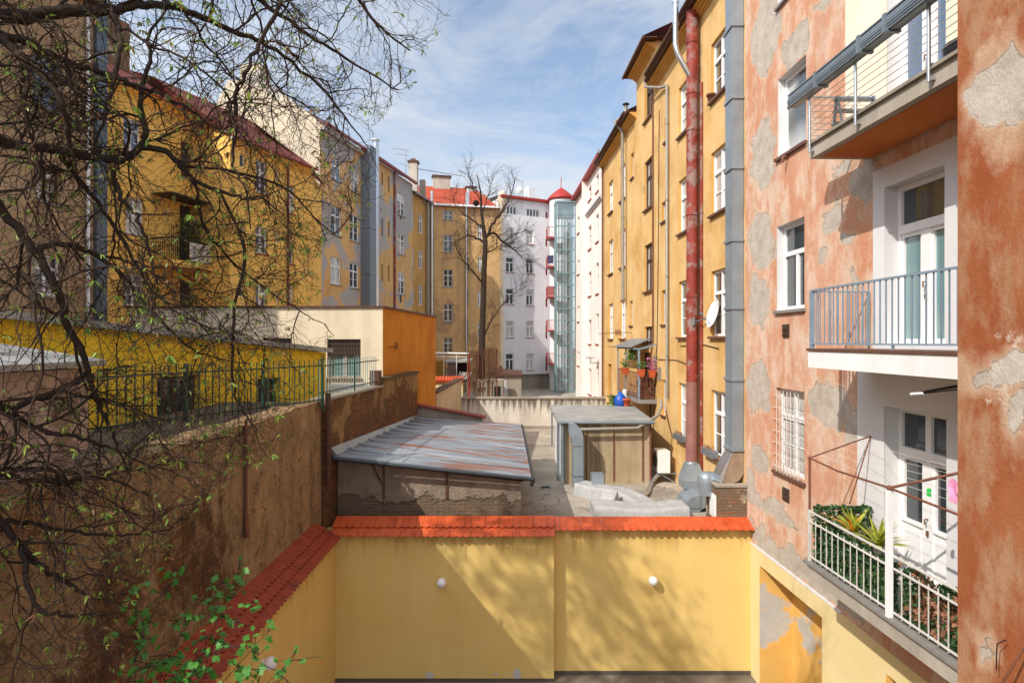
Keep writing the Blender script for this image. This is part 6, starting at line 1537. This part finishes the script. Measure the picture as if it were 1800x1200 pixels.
# small maple at the bottom
mp=thing('maple_sapling','young maple with fresh bright green leaves before the yellow side wall','tree',(-3.4,6.4,GZ))
S=MB(); V=MB()
def mleaf(p,s):
    nr=Vector((rng.gauss(0,.5)+.1,rng.gauss(-.5,.5),rng.gauss(.8,.4))).normalized(); a=nr.orthogonal().normalized(); a=Matrix.Rotation(rng.uniform(0,6.28),3,nr)@a; b_=nr.cross(a)
    prof=[(0,-.35),(.22,-.42),(.16,-.15),(.62,-.22),(.5,0),(.95,.3),(.55,.32),(.5,.5),(.28,.42),(.3,.75),(.12,.7),(0,1.05)]
    prof=prof+[(-x,y) for x,y in prof[::-1][1:-1]]
    pts=[p+a*x*s+b_*y*s+nr*(-.12*s*(x*x)) for x,y in prof]
    c=len(V.v); V.add([p]+pts,[(0,i+1,(i+1)%len(pts)+1) for i in range(len(pts))],0)
stem=[Vector((-3.9,6.2,GZ)),Vector((-3.95,6.3,-6.5)),Vector((-4.0,6.4,-5.2)),Vector((-4.0,6.4,-4.1))]
S.tube(stem,[.05,.042,.03,.02],8)
tgt=[(250,1090,6.6),(300,1010,7.0),(330,1080,6.8),(370,1030,7.2),(420,1000,7.4),(440,1060,7.0),(470,1110,6.9),(515,1160,6.8),(400,1130,6.6),(430,1185,6.5),(350,1160,6.4),(290,1150,6.5),(240,1040,6.7),(500,1190,6.6),(455,1150,6.7),(320,1200,6.2),(380,1090,6.9),(265,1170,6.3),(410,1050,7.2)]
for px,py,Y in tgt:
    e=at(px,py,Y); st=stem[-1].lerp(stem[-2],rng.random()); mid=st.lerp(e,.5)+Vector((rng.gauss(0,.08),rng.gauss(0,.08),.0))
    pts=[Vector(q) for q in smooth([tuple(st),tuple(mid),tuple(e)],4)]; S.tube(pts,[.008*(1-.75*i/(len(pts)-1)) for i in range(len(pts))],5)
    for i in range(len(pts)//2,len(pts)):
        for _ in range(5 if i>len(pts)*.6 else 2):
            lp=pts[i]+Vector((rng.gauss(0,.1),rng.gauss(0,.1),rng.gauss(0,.06))); S.tube([pts[i],lp],.0045,3,cap=False); mleaf(lp,rng.uniform(.035,.078))
part('trunk',S,M['twigbark'],mp); part('leaves',V,M['maple'],mp)
# bare tree at the far end
FT=Tree(); bt=thing('tree','tall bare tree with a bird nest before the far tan house','tree',(-2.1,45,TZ))
def fl(pts): return [(*P3(a,b_,c),r) for a,b_,c,r in pts]
tk=[(-2.15,45,TZ-.2,.34)]+fl([(847,620,45,.30),(849,540,45,.27),(851,470,45,.25),(853,430,45,.22),(850,400,45.2,.17),(846,370,45.4,.12),(845,340,45.5,.08),(838,305,45.6,.03)])
FT.limb.tube([Vector(q[:3]) for q in smooth(tk)],[q[3]*.8 for q in smooth(tk)],9)
FL=[fl([(853,430,45,.15),(862,400,44.6,.12),(880,375,44.3,.09),(895,350,44,.06),(905,320,43.8,.03)]),
    fl([(853,415,45,.14),(868,410,45.6,.11),(884,425,46,.09),(905,440,46.3,.06),(930,465,46.6,.03)]),
    fl([(850,425,45,.12),(830,415,44.8,.09),(815,417,44.6,.06),(795,430,44.4,.03)]),
    fl([(846,398,45,.12),(828,385,45.4,.09),(810,372,45.8,.05),(795,350,46,.02)]),
    fl([(850,500,45,.09),(830,475,44.5,.07),(812,455,44.2,.05),(800,430,44,.025)]),
    fl([(852,445,45,.08),(866,440,45.8,.06),(880,432,46,.04),(900,436,46.2,.02)]),
    fl([(884,425,46,.06),(905,412,46.2,.045),(925,405,46.4,.02)]),
    fl([(848,600,45,.08),(860,570,45.2,.06),(880,540,45.4,.04),(905,515,45.5,.02),(920,500,45.6,.01)]),
    fl([(848,372,45.4,.07),(858,345,45.2,.05),(866,315,45,.025)]),fl([(845,352,45.4,.06),(830,330,45.2,.04),(822,305,45,.02)])]
for li,l in enumerate(FL):
    sm=smooth(l,5); pts=[Vector(q[:3])+Vector((noise.noise((i*.8,li,0)),0,noise.noise((i*.8,li,4))))*.12 for i,q in enumerate(sm)]; FT.limb.tube(pts,[q[3]*.75 for q in sm],6)
    for i in range(2,len(pts)):
        for _ in range(1+(i%2)):
            dd=(pts[i]-pts[i-1]).normalized(); side=Vector((rng.gauss(0,1),rng.gauss(0,1),rng.gauss(.2,1))); side=(side-dd*side.dot(dd)).normalized()
            FT.twigs(pts[i],dd*.7+side*.7+Vector((0,0,.25)),rng.uniform(.9,2.4),.017,0,.28,-.03,2,chk=False)
part('trunk',FT.limb,M['bark'],bt); part('twigs',FT.twig,M['twigbark'],bt)
b=MB(); c=at(837,357,45.4)
for i in range(140):
    d=Vector((rng.gauss(0,1),rng.gauss(0,1),rng.gauss(0,.8))).normalized(); e=d.orthogonal().normalized(); e=Matrix.Rotation(rng.uniform(0,6.28),3,d)@e; b.tube([c+d*.14-e*.17,c+d*.18,c+d*.14+e*.17],.018,3)
single('bird_nest',b,M['twigbark'],'dark round bird nest high in the bare tree','nest')
CLOUD=4.1
# ================================================================== sun, sky, camera
sd=Vector((1.05,.98,-1.27)).normalized()       # direction the sunlight travels
el=math.asin(-sd.z); az=math.atan2(-sd.x,-sd.y)
sl=bpy.data.lights.new('sun','SUN'); sl.energy=3.4; sl.angle=math.radians(.5); sl.color=(1,.95,.87)
so=bpy.data.objects.new('sun',sl); COL.objects.link(so); so.rotation_euler=sd.to_track_quat('-Z','Y').to_euler(); so.location=(-20,-20,30)
w=bpy.data.worlds.new('World'); scene.world=w; w.use_nodes=True; nt=w.node_tree; nt.nodes.clear()
def wn(t,**k):
    x=nt.nodes.new(t)
    for a,b_ in k.items(): setattr(x,a,b_)
    return x
sky=wn('ShaderNodeTexSky',sky_type='NISHITA'); sky.sun_disc=False; sky.sun_elevation=el; sky.sun_rotation=az%(2*math.pi); sky.air_density=1.; sky.dust_density=1.2; sky.ozone_density=1.
tc=wn('ShaderNodeTexCoord'); mp_=wn('ShaderNodeMapping'); mp_.inputs['Scale'].default_value=(1.1,1.1,2.6); nt.links.new(tc.outputs['Generated'],mp_.inputs[0])
nz=wn('ShaderNodeTexNoise'); nz.inputs['Scale'].default_value=2.7; nz.inputs['Detail'].default_value=9; nz.inputs['Roughness'].default_value=.66; nz.inputs['Distortion'].default_value=.5; nt.links.new(mp_.outputs[0],nz.inputs[0])
rp_=wn('ShaderNodeValToRGB'); rp_.color_ramp.elements[0].position=.36; rp_.color_ramp.elements[0].color=(.12,.12,.12,1); rp_.color_ramp.elements[1].position=.62; rp_.color_ramp.elements[1].color=(.85,.85,.85,1); nt.links.new(nz.outputs[0],rp_.inputs[0])
mx=wn('ShaderNodeMix',data_type='RGBA'); nt.links.new(rp_.outputs[0],mx.inputs[0]); nt.links.new(sky.outputs[0],mx.inputs[6]); 
dt=wn('ShaderNodeVectorMath',operation='DOT_PRODUCT'); nt.links.new(tc.outputs['Generated'],dt.inputs[0]); dt.inputs[1].default_value=tuple(-sd)
mr=wn('ShaderNodeMapRange'); nt.links.new(dt.outputs['Value'],mr.inputs[0]); mr.inputs[1].default_value=-.1; mr.inputs[2].default_value=1.; mr.inputs[3].default_value=CLOUD; mr.inputs[4].default_value=CLOUD*2.7  # clouds brightened on the unseen sunward side as added fill light
vm=wn('ShaderNodeVectorMath',operation='SCALE'); vm.inputs[0].default_value=(1.,1.04,1.1); nt.links.new(mr.outputs[0],vm.inputs['Scale']); nt.links.new(vm.outputs[0],mx.inputs[7])
bg=wn('ShaderNodeBackground'); bg.inputs[1].default_value=.15; nt.links.new(mx.outputs[2],bg.inputs[0])
ow=wn('ShaderNodeOutputWorld'); nt.links.new(bg.outputs[0],ow.inputs[0])
cam=bpy.data.cameras.new('camera'); co=bpy.data.objects.new('camera',cam); COL.objects.link(co); co.location=(0,0,0); co.rotation_euler=(math.radians(90),0,0)
cam.sensor_width=36; cam.lens=F/1800*36; cam.clip_end=2000; cam.clip_start=.05
scene.camera=co
vs=scene.view_settings; vs.view_transform='Standard'; vs.look='None'; vs.exposure=.4; vs.gamma=1; vs.use_curve_mapping=False
scene.render.resolution_x=1024; scene.render.resolution_y=682
scene.cycles.max_bounces=8; scene.cycles.diffuse_bounces=5; scene.cycles.transparent_max_bounces=12
